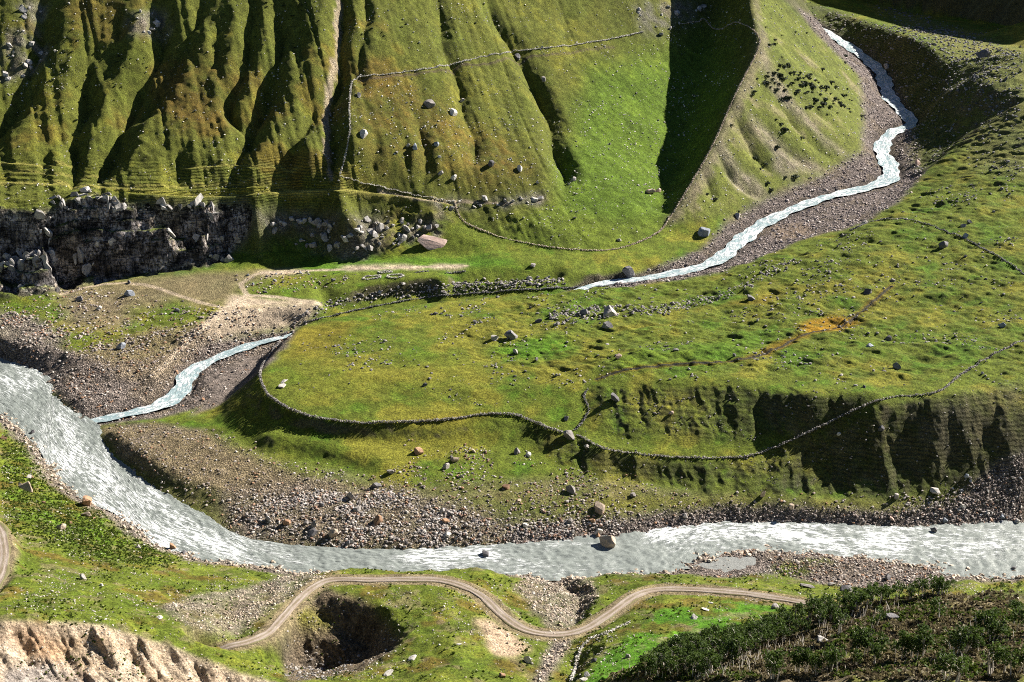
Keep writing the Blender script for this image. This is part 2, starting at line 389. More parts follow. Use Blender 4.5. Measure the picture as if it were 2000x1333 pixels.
def hit(px, py, HH=None):
    """First ground point met by the sight line through a photograph pixel: x, y, z."""
    dx, dy, dz = (float(q) for q in ray(px, py))
    r = np.arange(200.0, 1500.0, 0.5)
    h = math.hypot(dx, dy)
    x = r * dx / h; y = r * dy / h
    zr = CAM_Z + dz / h * r
    zg = zat(x, y, HH)
    k = int(np.argmax(zg >= zr))
    if zg[k] < zr[k]:
        k = len(r) - 1
    return float(x[k]), float(y[k]), float(zg[k])

def near_line(pts, width):
    """Distance (capped) to a world polyline and interpolated extra columns, over the ground mesh."""
    p = np.asarray(pts, float)
    best = np.full(X.shape, np.inf)
    ext = np.zeros(X.shape + (max(1, p.shape[1] - 2) + 1,))
    r = np.hypot(p[:, 0], p[:, 1]); ph = np.arctan2(p[:, 0], p[:, 1])
    for k in range(len(p) - 1):
        a, b = p[k], p[k + 1]
        ra, rb = min(r[k], r[k + 1]) - width - 2, max(r[k], r[k + 1]) + width + 2
        w = (width + 2) / max(50, ra)
        i0, i1 = np.searchsorted(RR, ra), np.searchsorted(RR, rb) + 1
        j0, j1 = np.searchsorted(PHI, min(ph[k], ph[k + 1]) - w), np.searchsorted(PHI, max(ph[k], ph[k + 1]) + w) + 1
        if i1 <= i0 or j1 <= j0:
            continue
        xs = X[i0:i1, j0:j1]; ys = Y[i0:i1, j0:j1]
        d = b[:2] - a[:2]; LL = float(d @ d) + 1e-9
        t = np.clip(((xs - a[0]) * d[0] + (ys - a[1]) * d[1]) / LL, 0, 1)
        ex = xs - (a[0] + t * d[0]); ey = ys - (a[1] + t * d[1])
        dist = np.hypot(ex, ey)
        side = np.sign(d[0] * ey - d[1] * ex)
        m = dist < best[i0:i1, j0:j1]
        best[i0:i1, j0:j1][m] = dist[m]
        E = ext[i0:i1, j0:j1]
        for c in range(p.shape[1] - 2):
            v = a[2 + c] + (b[2 + c] - a[2 + c]) * t
            E[..., c][m] = v[m]
        E[..., -1][m] = side[m]
    return best, ext

# smoother slopes on the mountain and the meadow, crisp banks elsewhere
PX, PY = project(X, Y, H)
def inpoly(poly, px, py):
    q = np.asarray(poly, float); res = np.zeros(px.shape, bool)
    x1, y1 = q[-1]
    for x2, y2 in q:
        if y1 != y2:
            c = ((y1 > py) != (y2 > py)) & (px < (x2 - x1) * (py - y1) / (y2 - y1) + x1)
            res ^= c
        x1, y1 = x2, y2
    return res
def mask(poly, warp=6.0, blur=2.0, ws=12.0, seed=1):
    """Soft-edged patch outlined by points of the survey picture, frayed by noise."""
    q = np.asarray(poly, float)
    x0, y0 = q.min(0) - 40; x1, y1 = q.max(0) + 40
    sel = (PX > x0) & (PX < x1) & (PY > y0) & (PY < y1)
    out = np.zeros(X.shape)
    if not sel.any():
        return out
    xs, ys = X[sel], Y[sel]
    wx = warp * fbm(xs, ys, ws, 3, seed * 7 + 1, 0.6); wy = warp * 0.6 * fbm(xs, ys, ws, 3, seed * 7 + 2, 0.6)
    out[sel] = inpoly(poly, PX[sel] + wx, PY[sel] + wy)
    return gblur(out, blur, 2) if blur > 0 else out

P_MOUNT = [(-400, -900), (1480, -900), (1482, 70), (1440, 180), (1390, 290), (1300, 440), (1180, 490), (1000, 470), (860, 420), (660, 424), (0, 398), (-400, 398)]
P_MEAD = [(600, 646), (535, 735), (610, 785), (880, 792), (1000, 784), (1120, 735), (1400, 726), (1700, 745), (1835, 742), (2300, 720), (2300, 110), (1880, 260), (1800, 346), (1690, 434), (1460, 514), (1170, 562), (830, 584)]
_rm = [np.array([at_z(a, b, 0) for a, b in q]) for q in (RIVER_FAR, RIVER_NEAR)]
_xs = np.linspace(-260, 330, 200)
_fy = np.interp(_xs, _rm[0][:, 0], _rm[0][:, 1]); _ny = np.interp(_xs, _rm[1][:, 0], _rm[1][:, 1])
far = Y > np.interp(X, _xs, 0.5 * (_fy + _ny))
m_mount = mask(P_MOUNT, 0, 3) * far
m_mead = mask(P_MEAD, 0, 3) * far
msm = np.clip(m_mount * 0.8 + m_mead * 0.8, 0, 1)
H = H * (1 - msm) + bil(G2, X, Y) * msm
dc, _ = near_line([(*at_z(a, b, float(z_of(b, y))), 0) for a, b, y in CREST], 14)
k = sstep(14, 4, dc)
H = H * (1 - k) + bil(G1, X, Y) * k
HB = H.copy()

# ------------------------------------------------------------------ gullies, hollows, road bench, relief noise
def hits(pts):
    return [hit(a, b, HB) for a, b in pts]
def gully(pts, depth, width, sharp=1.5, taper=0.35):
    """Cut a V along a picture polyline: metres deep and half-wide."""
    global H
    w = np.array([(x, y) for x, y, z in hits(pts)])
    w = spline(w, 5.0)
    n = len(w)
    t = np.linspace(0, 1, n)
    d = depth * np.clip(np.minimum(t / taper + 0.45, (1 - t) / 0.18 + 0.15), 0, 1)
    d = d * (1 + 0.18 * np.sin(t * 17 + depth))
    w = w + 1.0 * np.stack([np.sin(t * n * 0.7 + depth), np.cos(t * n * 0.9)], 1)
    ln = np.column_stack([w, d])
    dist, e = near_line(ln, width)
    dist = np.where(np.isfinite(dist), np.maximum(dist + WARP * sstep(0, 4, dist), 0), dist)
    g = np.clip(1 - dist / width, 0, 1)
    side = e[..., 1]
    sh = np.where(np.isfinite(dist), g ** sharp, 0)
    H = H - np.nan_to_num(e[..., 0] * sh)

WARP = 0.45 * fbm(X, Y, 9, 3, 15, 0.6)
G_MOUNT = [
    ([(100, -60), (82, 10), (72, 90), (40, 170), (0, 235), (-30, 300)], 8, 15),
    ([(182, 95), (168, 175), (148, 270), (134, 365)], 9, 13),
    ([(306, -20), (312, 85), (270, 155), (248, 218), (212, 292), (178, 352)], 11, 16),
    ([(395, -30), (378, 50), (345, 105), (312, 172), (268, 236)], 6, 12),
    ([(492, -30), (491, 45), (482, 90), (460, 170), (448, 198), (487, 258)], 7, 10),
    ([(548, -40), (545, 36), (547, 92), (522, 160), (496, 226), (487, 262), (456, 314), (448, 356)], 10, 13),
    ([(612, 190), (586, 255), (563, 306), (556, 352)], 7, 12),
    ([(666, -40), (666, 10), (664, 112), (653, 160), (645, 236), (648, 316), (655, 362)], 12, 13),
    ([(716, -30), (714, 10), (705, 110), (707, 182)], 4, 7),
    ([(352, 290), (346, 375)], 3.5, 8),
    ([(120, 250), (75, 330)], 3, 9),
    ([(590, -20), (586, 60), (580, 130)], 3, 8),
    ([(430, -20), (425, 70), (405, 160)], 2.5, 9),
    ([(856, -30), (857, 27), (866, 81), (888, 140), (906, 202), (924, 270), (926, 338)], 5, 11),
    ([(940, -30), (951, 0), (982, 58), (1018, 117), (1054, 180), (1072, 234), (1086, 288), (1101, 334), (1108, 388)], 7, 12),
    ([(818, 235), (830, 280), (825, 378)], 3.5, 8),
    ([(735, 270), (733, 345)], 2.5, 7),
    ([(790, 270), (800, 330)], 2.0, 6),
    ([(1120, -20), (1100, 60), (1130, 130)], 1.5, 10),
    ([(240, 20), (225, 90), (205, 150)], 4, 10),
    ([(30, 60), (18, 110), (-20, 150)], 4, 12),
]
for a in G_MOUNT:
    gully(a[0], a[1] * 1.02, a[2] * 0.95, sharp=1.5)
G_RIDGE = [
    ([(1440, 225), (1470, 290), (1510, 340)], 4.5, 9), ([(1402, 300), (1440, 355), (1490, 385)], 3, 6), ([(1520, 200), (1580, 270), (1630, 315)], 3, 9),
    ([(1375, 340), (1400, 390)], 2.2, 6), ([(1480, 240), (1540, 290), (1590, 330)], 3.0, 8), ([(1560, 190), (1640, 250)], 2.0, 8), ([(1550, 110), (1660, 190)], 2, 10),
]
for a in G_RIDGE:
    gully(*a, sharp=1.2)
G_TERR = [
    ([(1160, 742), (1138, 765), (1146, 800), (1124, 838), (1105, 870), (1096, 900)], 3.2, 6),
    ([(1240, 752), (1225, 800), (1220, 840)], 4.0, 9), ([(1215, 760), (1190, 790)], 3.0, 6), ([(1400, 752), (1402, 800), (1404, 848)], 4.5, 8), ([(1480, 775), (1478, 830)], 4.0, 7),
    ([(1345, 757), (1340, 800)], 2.5, 8), ([(1640, 800), (1632, 850), (1640, 920), (1655, 975)], 8.5, 13), ([(1572, 860), (1566, 920), (1570, 972)], 5, 8), ([(1775, 772), (1768, 830), (1775, 890), (1790, 950)], 6.5, 9),
    ([(1690, 830), (1700, 900), (1706, 960)], 2.5, 6), ([(1850, 775), (1855, 850), (1868, 930)], 4, 8), ([(1920, 760), (1925, 830), (1935, 890)], 4.5, 8), ([(1975, 755), (1985, 840)], 4, 7), ([(1500, 895), (1490, 950)], 3, 6),
    ([(1020, 830), (1040, 870)], 3.0, 10), ([(1060, 850), (1062, 880)], 3, 8), ([(1270, 905), (1280, 940)], 2.0, 8), ([(1400, 905), (1395, 960)], 2.0, 8), ([(1735, 790), (1730, 850)], 2.5, 6), ([(1815, 780), (1815, 860)], 3.0, 6),
    ([(1890, 770), (1895, 850)], 2.6, 6), ([(1950, 760), (1955, 850)], 2.6, 6),
]
for a in G_TERR:
    gully(a[0], a[1] * (0.18 if a[0][-1][1] < 860 else 0.30), a[2] * 1.0, sharp=0.9)
G_NEAR = [
    ([(90, 1225), (150, 1290), (200, 1345)], 2.6, 6), ([(230, 1235), (290, 1300), (330, 1345)], 2.6, 5), ([(300, 1258), (360, 1330)], 2.2, 5), ([(20, 1225), (90, 1300)], 2.2, 6), ([(370, 1285), (420, 1340)], 2, 5), ([(160, 1235), (230, 1320)], 2.0, 5), ([(430, 1310), (460, 1345)], 1.6, 4),
    ([(600, 1180), (640, 1200), (700, 1225), (740, 1250)], 3.5, 7), ([(560, 1270), (620, 1285), (680, 1285), (740, 1268)], 5.0, 9),
    ([(500, 1230), (480, 1240), (450, 1255)], 3.0, 5), ([(1150, 1265), (1100, 1310), (1060, 1350)], 4.5, 7), ([(1115, 1240), (1130, 1190), (1120, 1150), (1070, 1128)], 2.5, 5),
    ([(1230, 1150), (1180, 1190), (1150, 1210)], 2.5, 4.5),
]
for a in G_NEAR:
    gully(*a, sharp=1.1)
# thin brook over the meadow
BROOK = [(1740, 560), (1712, 585), (1668, 622), (1640, 640), (1570, 655), (1500, 690), (1430, 706), (1330, 712), (1230, 722), (1165, 742)]
gully(BROOK, 0.7, 1.6)

spur = sstep(372, 352, np.hypot(X, Y)) * (X > 20)
m_cliff = mask([(-400, 396), (0, 404), (90, 408), (120, 385), (180, 372), (250, 396), (330, 402), (430, 396), (480, 402), (500, 440), (462, 470), (445, 505), (400, 524), (370, 528), (150, 550), (0, 572), (-400, 590)], 22, 1.5, 20, 3) * far
m_flank = mask([(1298, 440), (1345, 370), (1390, 290), (1440, 180), (1480, 100), (1482, 70), (1465, -40), (1530, 0), (1640, 100), (1700, 150), (1702, 232), (1690, 300), (1600, 345), (1500, 386), (1420, 420)], 2, 2) * far
m_trib = mask([(1165, 562), (1290, 522), (1370, 488), (1415, 440), (1500, 386), (1600, 346), (1685, 298), (1690, 235), (1680, 150), (1590, 62), (1560, 20), (1600, 40), (1740, 130), (1785, 235), (1800, 340), (1760, 390), (1690, 434), (1560, 470), (1460, 515), (1340, 545)], 5, 2, 10, 4) * far
m_hum = mask([(1050, 560), (1300, 548), (1460, 514), (1690, 434), (1800, 346), (1880, 260), (1850, 120), (2000, 100), (2400, 100), (2400, 740), (1840, 750), (1400, 730), (1150, 735), (950, 720), (880, 640)], 20, 6) * far
m_lbank = mask([(-100, 590), (150, 560), (400, 600), (640, 600), (570, 655), (400, 800), (170, 830), (0, 700)], 5, 2, 10, 5) * far
m_bench = mask([(190, 835), (300, 826), (420, 845), (560, 900), (800, 950), (1100, 930), (1500, 975), (1760, 975), (2400, 870), (2400, 1020), (1560, 1024), (1100, 1062), (650, 1080), (430, 1030), (300, 960)], 6, 3, 12, 6) * far
near = (1 - far) * (1 - spur)

n_big = fbm(X, Y, 46, 3, 3, sy=30)
n_mid = fbm(X, Y, 15, 3, 5)
n_hum = fbm(X, Y, 24, 4, 8, 0.6, sy=11)
n_s = fbm(X, Y, 4.2, 2, 13)
n_xs = fbm(X, Y, 1.7, 2, 17)
rill = np.clip(0.26 - np.abs(fbm(X + 0.5 * n_s + 0.30 * (Y - 850), Y * 0.05, 13, 3, 55, 0.55)), 0, 1) / 0.26
m_ribs = m_mount * sstep(760, 640, PX) * sstep(20, 60, H)
H = H - m_ribs * rill * 1.5 + m_ribs * 0.25 * n_s
H = H - m_mount * (1 - m_ribs) * 0.7 * rill * sstep(1250, 1000, PX)
H = H + m_mount * (0.6 * n_mid + 0.9 * n_big + 0.25 * n_s) * sstep(0, 8, dc)
H = H + (m_hum * (2.0 * n_hum - 1.0 * np.abs(fbm(X, Y, 12, 3, 22, 0.6, sy=7)) + 0.6 * fbm(X, Y, 6, 2, 21, sy=4)) + (m_mead * (1 - m_hum)) * (0.55 * fbm(X, Y, 38, 2, 24, sy=8) + 0.15 * n_hum))
H = H + (m_bench * 0.7 + m_lbank) * (0.35 * n_mid + 0.35 * n_s)
H = H + near * (0.6 * n_mid + 0.3 * n_s)
H = H + spur * (1.5 * n_mid + 0.55 * n_s)
colm = np.floor((X + 3.5 * fbm(X, Y, 16, 2, 46)) / 9.0)
ledge = (hash2(colm.astype(np.int64), np.floor(H / 13 + 0.6 * fbm(X, Y, 12, 2, 48)).astype(np.int64), 5) - 0.5) * 11.0 + fbm(X, Y, 10, 3, 41, 0.6) * 4.5 + np.floor(fbm(X, Y, 6, 2, 43) * 5) * 0.8 - 2.5 * np.abs(fbm(X, Y * 0.3, 9, 2, 44))
ledge = gblur(ledge, 0.8, 2)
mcl = gblur(m_cliff, 1.5, 2)
stp = 5.5
tq = (H + ledge * 0.8 + 3.0 * fbm(X, Y, 26, 2, 47)) / stp
fq = tq - np.floor(tq)
lift = (np.floor(tq) + sstep(0.62, 1.0, fq) - tq) * stp
H = H + mcl * 0.85 * lift
H = H + mcl * sstep(0.15, 0.9, gblur(m_cliff, 5, 2)) * ledge
H = H + 0.13 * n_xs + 0.2 * n_s
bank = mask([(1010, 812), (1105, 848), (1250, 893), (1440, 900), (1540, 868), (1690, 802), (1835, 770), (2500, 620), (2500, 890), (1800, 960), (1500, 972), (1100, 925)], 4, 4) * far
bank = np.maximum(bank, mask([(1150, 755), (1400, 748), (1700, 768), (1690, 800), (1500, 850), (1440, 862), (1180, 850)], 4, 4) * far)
flute = np.abs(fbm(X + 2.0 * n_s, Y * 0.16, 15, 4, 51, 0.6))
H = H - bank * (1.15 * np.clip(0.35 - flute, 0, 1) / 0.35 - 0.8) * sstep(0.1, 0.5, bank)
scarp = mask([(-80, 1218), (110, 1220), (200, 1226), (330, 1266), (450, 1314), (570, 1348), (570, 1400), (-80, 1400)], 3, 1.5, 6, 47) * (1 - far)
sa, sb = X * 0.80 + Y * 0.60, -X * 0.60 + Y * 0.80
H = H - scarp * (2.6 * np.clip(0.42 - np.abs(fbm(sa + 1.2 * n_s, sb * 0.16, 5.5, 3, 52, 0.62)), 0, 1) + 0.35 * fbm(X, Y, 2.0, 2, 53) + 0.5)
steep_n = (1 - far) * (1 - spur) * sstep(22, 40, np.degrees(np.arctan(np.hypot(np.gradient(H, axis=0) / np.gradient(RR)[:, None], np.gradient(H, axis=1) / (RR[:, None] * (PHI[1] - PHI[0]))))))
H = H + gblur(steep_n, 2, 2) * (1.6 * fbm(X, Y, 5, 3, 57, 0.65) - 1.2 * np.abs(fbm(sa, sb * 0.3, 4, 2, 58)))
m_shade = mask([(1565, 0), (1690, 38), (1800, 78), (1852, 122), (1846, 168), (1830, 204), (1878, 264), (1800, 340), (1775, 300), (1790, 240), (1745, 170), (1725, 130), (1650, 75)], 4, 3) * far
H = H - m_shade * (1.8 * np.clip(0.35 - np.abs(fbm(X * 0.3 + Y * 0.1, Y - 0.35 * X, 16, 4, 59, 0.62)), 0, 1) / 0.35 - 0.9 * fbm(X, Y, 6, 3, 60, 0.6))
m_out = mask([(470, 408), (560, 418), (660, 424), (800, 400), (875, 425), (860, 470), (760, 488), (700, 505), (600, 505), (470, 500)], 10, 4) * far
H = H + m_out * (2.6 * fbm(X, Y, 9, 4, 49, 0.6) + np.floor(fbm(X, Y, 7, 2, 50) * 4) * 0.5)
# the road lies on a cut bench
ROADW = spline(np.array([(*at_z(a, b, z), z) for a, b, z in ROAD]), 2.0)
dr, er = near_line(ROADW, 9)
k = sstep(7.0, 3.0, dr)
H = H * (1 - k) + np.nan_to_num(er[..., 0]) * k
ROAD2 = [(-60, 1010, 31.6), (-20, 1020, 31.4), (0, 1040, 31.2), (8, 1075, 31.6), (4, 1110, 32.4), (-8, 1140, 33.2), (-30, 1170, 34)]
ROAD2W = spline(np.array([(*at_z(a, b, z), z) for a, b, z in ROAD2]), 2.0)
dr2, er2 = near_line(ROAD2W, 9)
k = sstep(6.5, 2.8, dr2)
H = H * (1 - k) + np.nan_to_num(er2[..., 0]) * k
dr = np.minimum(dr, dr2)
# stream bed
dt, et = near_line(TW, 12)
bed = np.nan_to_num(et[..., 0]) - 0.9
k = sstep(1.15, 0.75, dt / np.maximum(et[..., 1], 0.5)) * np.isfinite(dt)
H = np.where(k > 0, np.minimum(H, H * (1 - k) + bed * k), H)

TREAD = 0.5 * bank + m_ribs * sstep(66, 54, H) + 0.6 * m_shade
for pts, w in (([(-10, 357), (60, 359), (130, 364)], 1.7), ([(255, 378), (300, 381), (400, 387), (480, 382), (560, 376), (665, 372), (740, 381), (820, 389), (880, 402)], 1.7), ([(-10, 318), (60, 322), (140, 326)], 1.2), ([(200, 366), (300, 372), (420, 370), (520, 366)], 1.2), ([(20, 338), (120, 344)], 1.0), ([(360, 330), (460, 326), (540, 330)], 1.0), ([(455, 508), (500, 498), (560, 492), (600, 496)], 1.6)):
    w3 = np.array([hit(a, b) for a, b in np.array(spline(pts, 12))])
    for _ in range(3): w3[1:-1, 2] = (w3[:-2, 2] + w3[1:-1, 2] + w3[2:, 2]) / 3
    d_, e_ = near_line(w3, 4)
    k = sstep(w + 0.9, w * 0.45, d_)
    H = H * (1 - k) + (np.nan_to_num(e_[..., 0]) + 0.1) * k
HX, HY = X, Y
dHr = np.gradient(H, axis=0) / np.gradient(RR)[:, None]
dHp = np.gradient(H, axis=1) / (RR[:, None] * (PHI[1] - PHI[0]))
SLOPE = np.degrees(np.arctan(np.hypot(dHr, dHp)))
NX = -(dHr * np.sin(PHI)[None, :] + dHp * np.cos(PHI)[None, :]); NY = -(dHr * np.cos(PHI)[None, :] - dHp * np.sin(PHI)[None, :])
nl = np.sqrt(NX * NX + NY * NY + 1)
NRM = np.stack([NX / nl, NY / nl, 1 / nl], -1)
PX, PY = project(X, Y, H)
ang = (H - CAM_Z) / RR[:, None]
cm = np.maximum.accumulate(np.vstack([np.full((1, NC), -9.0), ang[:-1]]), 0)
VIS = (ang >= cm - 0.0015) & (PX > -30) & (PX < 2030) & (PY > -30) & (PY < 1363)

# ------------------------------------------------------------------ what the ground is made of, point by point
def A3(*c): return np.array(c, float)
GRASS, YEL, LUSH = A3(.108, .138, .017), A3(.160, .156, .021), A3(.066, .155, .010)
OLIVE, BROWN, DARKG = A3(.094, .101, .018), A3(.120, .066, .017), A3(.040, .056, .010)
ROCKC, GRAV, GRAVB = A3(.25, .225, .21), A3(.200, .165, .145), A3(.20, .155, .095)
SAND, TAN, SOIL, OCHRE, HEATH = A3(.45, .36, .26), A3(.52, .385, .265), A3(.085, .062, .045), A3(.26, .150, .012), A3(.190, .150, .090)
C = np.empty(X.shape + (3,)); C[:] = GRASS
ROCKY = np.zeros(X.shape)
def lay(m, col, rocky=None):
    global C, ROCKY
    C = C + (col - C) * m[..., None]
    if rocky is not None:
        ROCKY = ROCKY + (rocky - ROCKY) * m
c_big = fbm(X, Y, 60, 4, 61, 0.6); c_mid = fbm(X, Y, 17, 4, 67, 0.6); c_sml = fbm(X, Y, 5, 3, 71, 0.6); c_fin = fbm(X, Y, 1.5, 2, 79, 0.7)
lay(sstep(0.0, 0.45, c_mid + 0.5 * c_big), YEL)
lay(0.6 * sstep(0.1, 0.6, -c_mid + 0.4 * c_sml), LUSH)
# mountain: olive with rusty patches, greener in the bowl
lay(m_mount * 0.85, OLIVE)
lay(m_mount * sstep(0.15, 0.5, c_mid * 0.7 + c_sml * 0.5) * 0.6, YEL * 0.92)
lay(m_mount * sstep(0.12, 0.5, c_big * 0.6 + c_mid * 0.7) * 0.45 * sstep(950, 700, PX), BROWN)
lay(mask([(330, 110), (440, 100), (450, 180), (430, 260), (350, 270), (310, 220)], 25, 5, 20, 9) * (0.3 + 0.5 * c_sml) * far, BROWN)
lay(mask([(700, 100), (760, 110), (900, 240), (1000, 260), (1050, 330), (960, 380), (870, 330), (700, 340), (690, 230)], 30, 6, 20, 10) * (0.35 + 0.5 * c_sml) * far, BROWN)
lay(mask([(1150, 130), (1330, 90), (1400, 40), (1440, 180), (1310, 440), (1180, 485), (950, 470), (1090, 390), (1110, 270)], 24, 6, 20, 11) * 0.75 * far, GRASS * 0.4 + LUSH * 0.6)
lay(mask([(1180, 430), (1300, 440), (1180, 490), (1000, 470), (960, 440), (1080, 410)], 14, 5, 14, 12) * 0.8 * far, GRASS)
# ridge flank: grass over pale scree
lay(m_flank * 0.85, GRASS * 0.75 + GRAVB * 0.16)
lay(m_flank * sstep(9, 1, dc + 4 * c_sml) * 0.6, SAND * 0.6, 0.5)
for pl in ([(1398, 290), (1415, 285), (1460, 345), (1500, 380), (1470, 395), (1430, 360)], [(1520, 300), (1600, 320), (1605, 336), (1540, 345), (1510, 330)], [(1480, 90), (1500, 120), (1530, 170), (1560, 200), (1600, 260), (1660, 300), (1640, 305), (1560, 240), (1500, 170)], [(1450, 210), (1470, 230), (1540, 300), (1530, 310), (1480, 270)]):
    lay(mask(pl, 12, 2, 9, 13) * (0.55 + 0.45 * c_sml) * far, SAND * 0.5 + ROCKC * 0.3, 0.8)
lay(m_flank * sstep(0.2, 0.6, c_mid) * 0.4, SAND * 0.55, 0.5)
# meadow
lay(mask([(560, 700), (640, 690), (800, 700), (900, 690), (1000, 740), (900, 770), (700, 780), (560, 770)], 25, 8, 20, 14) * 0.55 * far, YEL)
lay(mask([(560, 650), (640, 630), (700, 650), (640, 700), (540, 700)], 15, 5, 14, 15) * 0.6 * far, YEL * A3(1.05, .85, .8))
lay(mask([(940, 690), (1000, 665), (1110, 655), (1120, 690), (1020, 705)], 10, 4, 9, 16) * far * 0.9, LUSH * 1.15)
lay(mask([(1180, 700), (1260, 680), (1500, 655), (1560, 660), (1420, 712), (1200, 725)], 16, 4, 12, 17) * far * 0.6, LUSH)
lay(mask([(1555, 640), (1580, 625), (1640, 618), (1690, 628), (1650, 645), (1580, 652)], 8, 2, 6, 18) * far, OCHRE)
lay(mask([(1480, 685), (1560, 650), (1590, 655), (1500, 695)], 8, 2, 6, 19) * far * 0.7, OCHRE * 0.8)
lay(mask([(1400, 600), (1470, 580), (1540, 575), (1470, 600)], 12, 3, 8, 20) * far * 0.5, OCHRE * 0.7)
lay(mask([(760, 830), (960, 800), (960, 812), (850, 822)], 8, 3, 8, 23) * far * 0.6, OCHRE * 0.75)
lay(m_hum * sstep(0.05, 0.55, c_sml + 0.4 * c_mid) * 0.55, DARKG * 1.2)
lay(m_hum * sstep(0.3, 0.7, -c_sml + 0.4 * c_big) * 0.4, YEL * 1.1)
fr = mask([(1700, 0), (1850, 50), (2000, 95), (2400, 130), (2400, 420), (1900, 330), (1860, 120)], 10, 6) * far
lay(fr * 0.55, YEL * 0.8 + ROCKC * 0.2, 0.35)
# steep banks: bare soil among dark grass, shade painted on the terrace bank
far_steep = sstep(26, 40, SLOPE + 7 * c_sml) * far * (1 - m_mount) * (1 - m_flank)
lay(far_steep * 0.6, DARKG)
lay(sstep(33, 46, SLOPE + 12 * c_sml) * far * (1 - m_mount) * (1 - m_flank) * 0.5, SOIL * 1.5, 0.5)
lay(mask([(1690, 860), (1720, 800), (1770, 790), (1900, 770), (2010, 750), (2010, 880), (1900, 920), (1800, 900)], 20, 4, 12, 24) * far * (0.35 + 0.4 * c_sml), SOIL * 1.7, 0.5)
lay(bank * 0.6 * sstep(14, 30, SLOPE), DARKG * 0.7 + SOIL * 0.35, 0.3)  # terrace bank darkened: its shade put into the grass and soil colour
lay(sstep(2.3, 0.5, near_line([(p_[0], p_[1]) for p_ in (hit(a, b) for a, b in np.array(spline([(660, 0), (658, 112), (647, 158), (638, 234), (641, 316), (648, 352)], 25)))], 5)[0] + 2.2 * c_sml) * 0.8, SAND * 0.8, 0.6)
# valley floor
lay(mask([(560, 515), (760, 500), (1000, 505), (1010, 520), (760, 530), (600, 530)], 8, 3, 9, 25) * far * 0.8, LUSH)
for pl in ([(100, 565), (290, 545), (360, 575), (300, 600), (140, 610)], [(130, 590), (250, 585), (260, 640), (120, 640)], [(290, 545), (430, 530), (560, 530), (480, 560), (440, 590), (380, 600), (330, 570)]):
    lay(mask(pl, 14, 4, 10, 26) * far * 0.8, GRAVB * 1.05, 0.4)
for pl in ([(660, 522), (740, 517), (750, 526), (680, 530)], [(744, 516), (820, 520), (830, 527), (760, 526)], [(838, 518), (910, 517), (900, 524), (850, 526)],
           [(430, 618), (450, 575), (490, 580), (560, 588), (625, 590), (622, 604), (560, 596), (490, 600)], [(330, 690), (380, 640), (430, 606), (470, 588), (470, 604), (420, 640), (380, 690)],
           [(495, 530), (580, 525), (600, 535), (520, 540)]):
    lay(mask(pl, 5, 1.5, 7, 27) * far, SAND)
lay(mask([(372, 690), (385, 655), (430, 618), (490, 598), (600, 596), (622, 606), (570, 640), (470, 655), (400, 672)], 4, 1.5, 7, 28) * far, SAND * 0.95, 0.3)
lay(mask([(-50, 650), (120, 680), (225, 705), (300, 700), (372, 672), (480, 655), (580, 648), (545, 690), (480, 740), (400, 790), (330, 815), (170, 834), (90, 750), (-50, 705)], 8, 2, 8, 29) * far, GRAV, 1)
lay(mask([(395, 790), (400, 740), (470, 700), (520, 690), (540, 700), (480, 750), (430, 790), (370, 815)], 4, 2, 7, 30) * far, GRAV * 0.92, 0.4)
lay(mask([(-50, 600), (60, 620), (130, 660), (100, 690), (-50, 670)], 14, 3, 8, 31) * far * 0.8, GRAV * 1.1, 1)
lay(mask([(160, 690), (300, 640), (420, 640), (370, 720), (250, 750)], 20, 3, 9, 32) * far * 0.75, GRAVB * 1.1, 0.9)
# benches beside the main river
lay(m_bench * (1 - far_steep) * 0.8 * (0.75 + 0.5 * c_sml), GRAVB * 0.55 + GRASS * 0.32, 0.5)
lay(mask([(192, 835), (290, 826), (400, 842), (560, 915), (700, 950), (560, 985), (440, 965), (330, 935), (230, 885)], 8, 3, 10, 33) * far * 0.9, GRAVB, 0.7)
lay(mask([(390, 835), (470, 840), (560, 890), (700, 915), (760, 945), (600, 935), (470, 885)], 10, 4, 10, 34) * far * 0.7, GRASS)
lay(mask([(430, 960), (560, 945), (760, 955), (900, 985), (1000, 1015), (1150, 1005), (1230, 1020), (1200, 1060), (1000, 1075), (650, 1085), (450, 1065)], 16, 4, 10, 35) * far * (0.8 + 0.3 * c_sml), GRAVB * 0.5 + GRAV * 0.6, 1)
lay(mask([(1000, 1040), (1190, 1020), (1300, 1002), (1400, 988), (1560, 992), (1750, 1004), (1860, 985), (1950, 900), (2050, 870), (2050, 1035), (1560, 1032), (1400, 1032), (1200, 1060), (1000, 1080)], 6, 2, 9, 36) * far, GRAV * 0.95, 1)
lay(mask([(930, 990), (1100, 975), (1200, 1000), (1180, 1025), (1000, 1030)], 16, 5, 12, 37) * far * 0.6, GRASS * 0.8)
lay(mask([(1150, 970), (1400, 975), (1750, 980), (1750, 998), (1400, 986), (1200, 1000)], 8, 3, 10, 38) * far * 0.7, YEL)
lay(m_trib, GRAV * A3(.95, .95, 1.0), 1)
lay(sstep(2.0, 1.0, np.where(np.isfinite(dt), dt / np.maximum(et[..., 1], 1), 9)) * far * 0.6, GRAV * 0.5, 1)
lay(mask([(1500, 440), (1580, 435), (1590, 460), (1510, 470)], 8, 3, 9, 39) * far * 0.8, GRAVB * A3(1.1, 1.05, 1.2), 0.2)
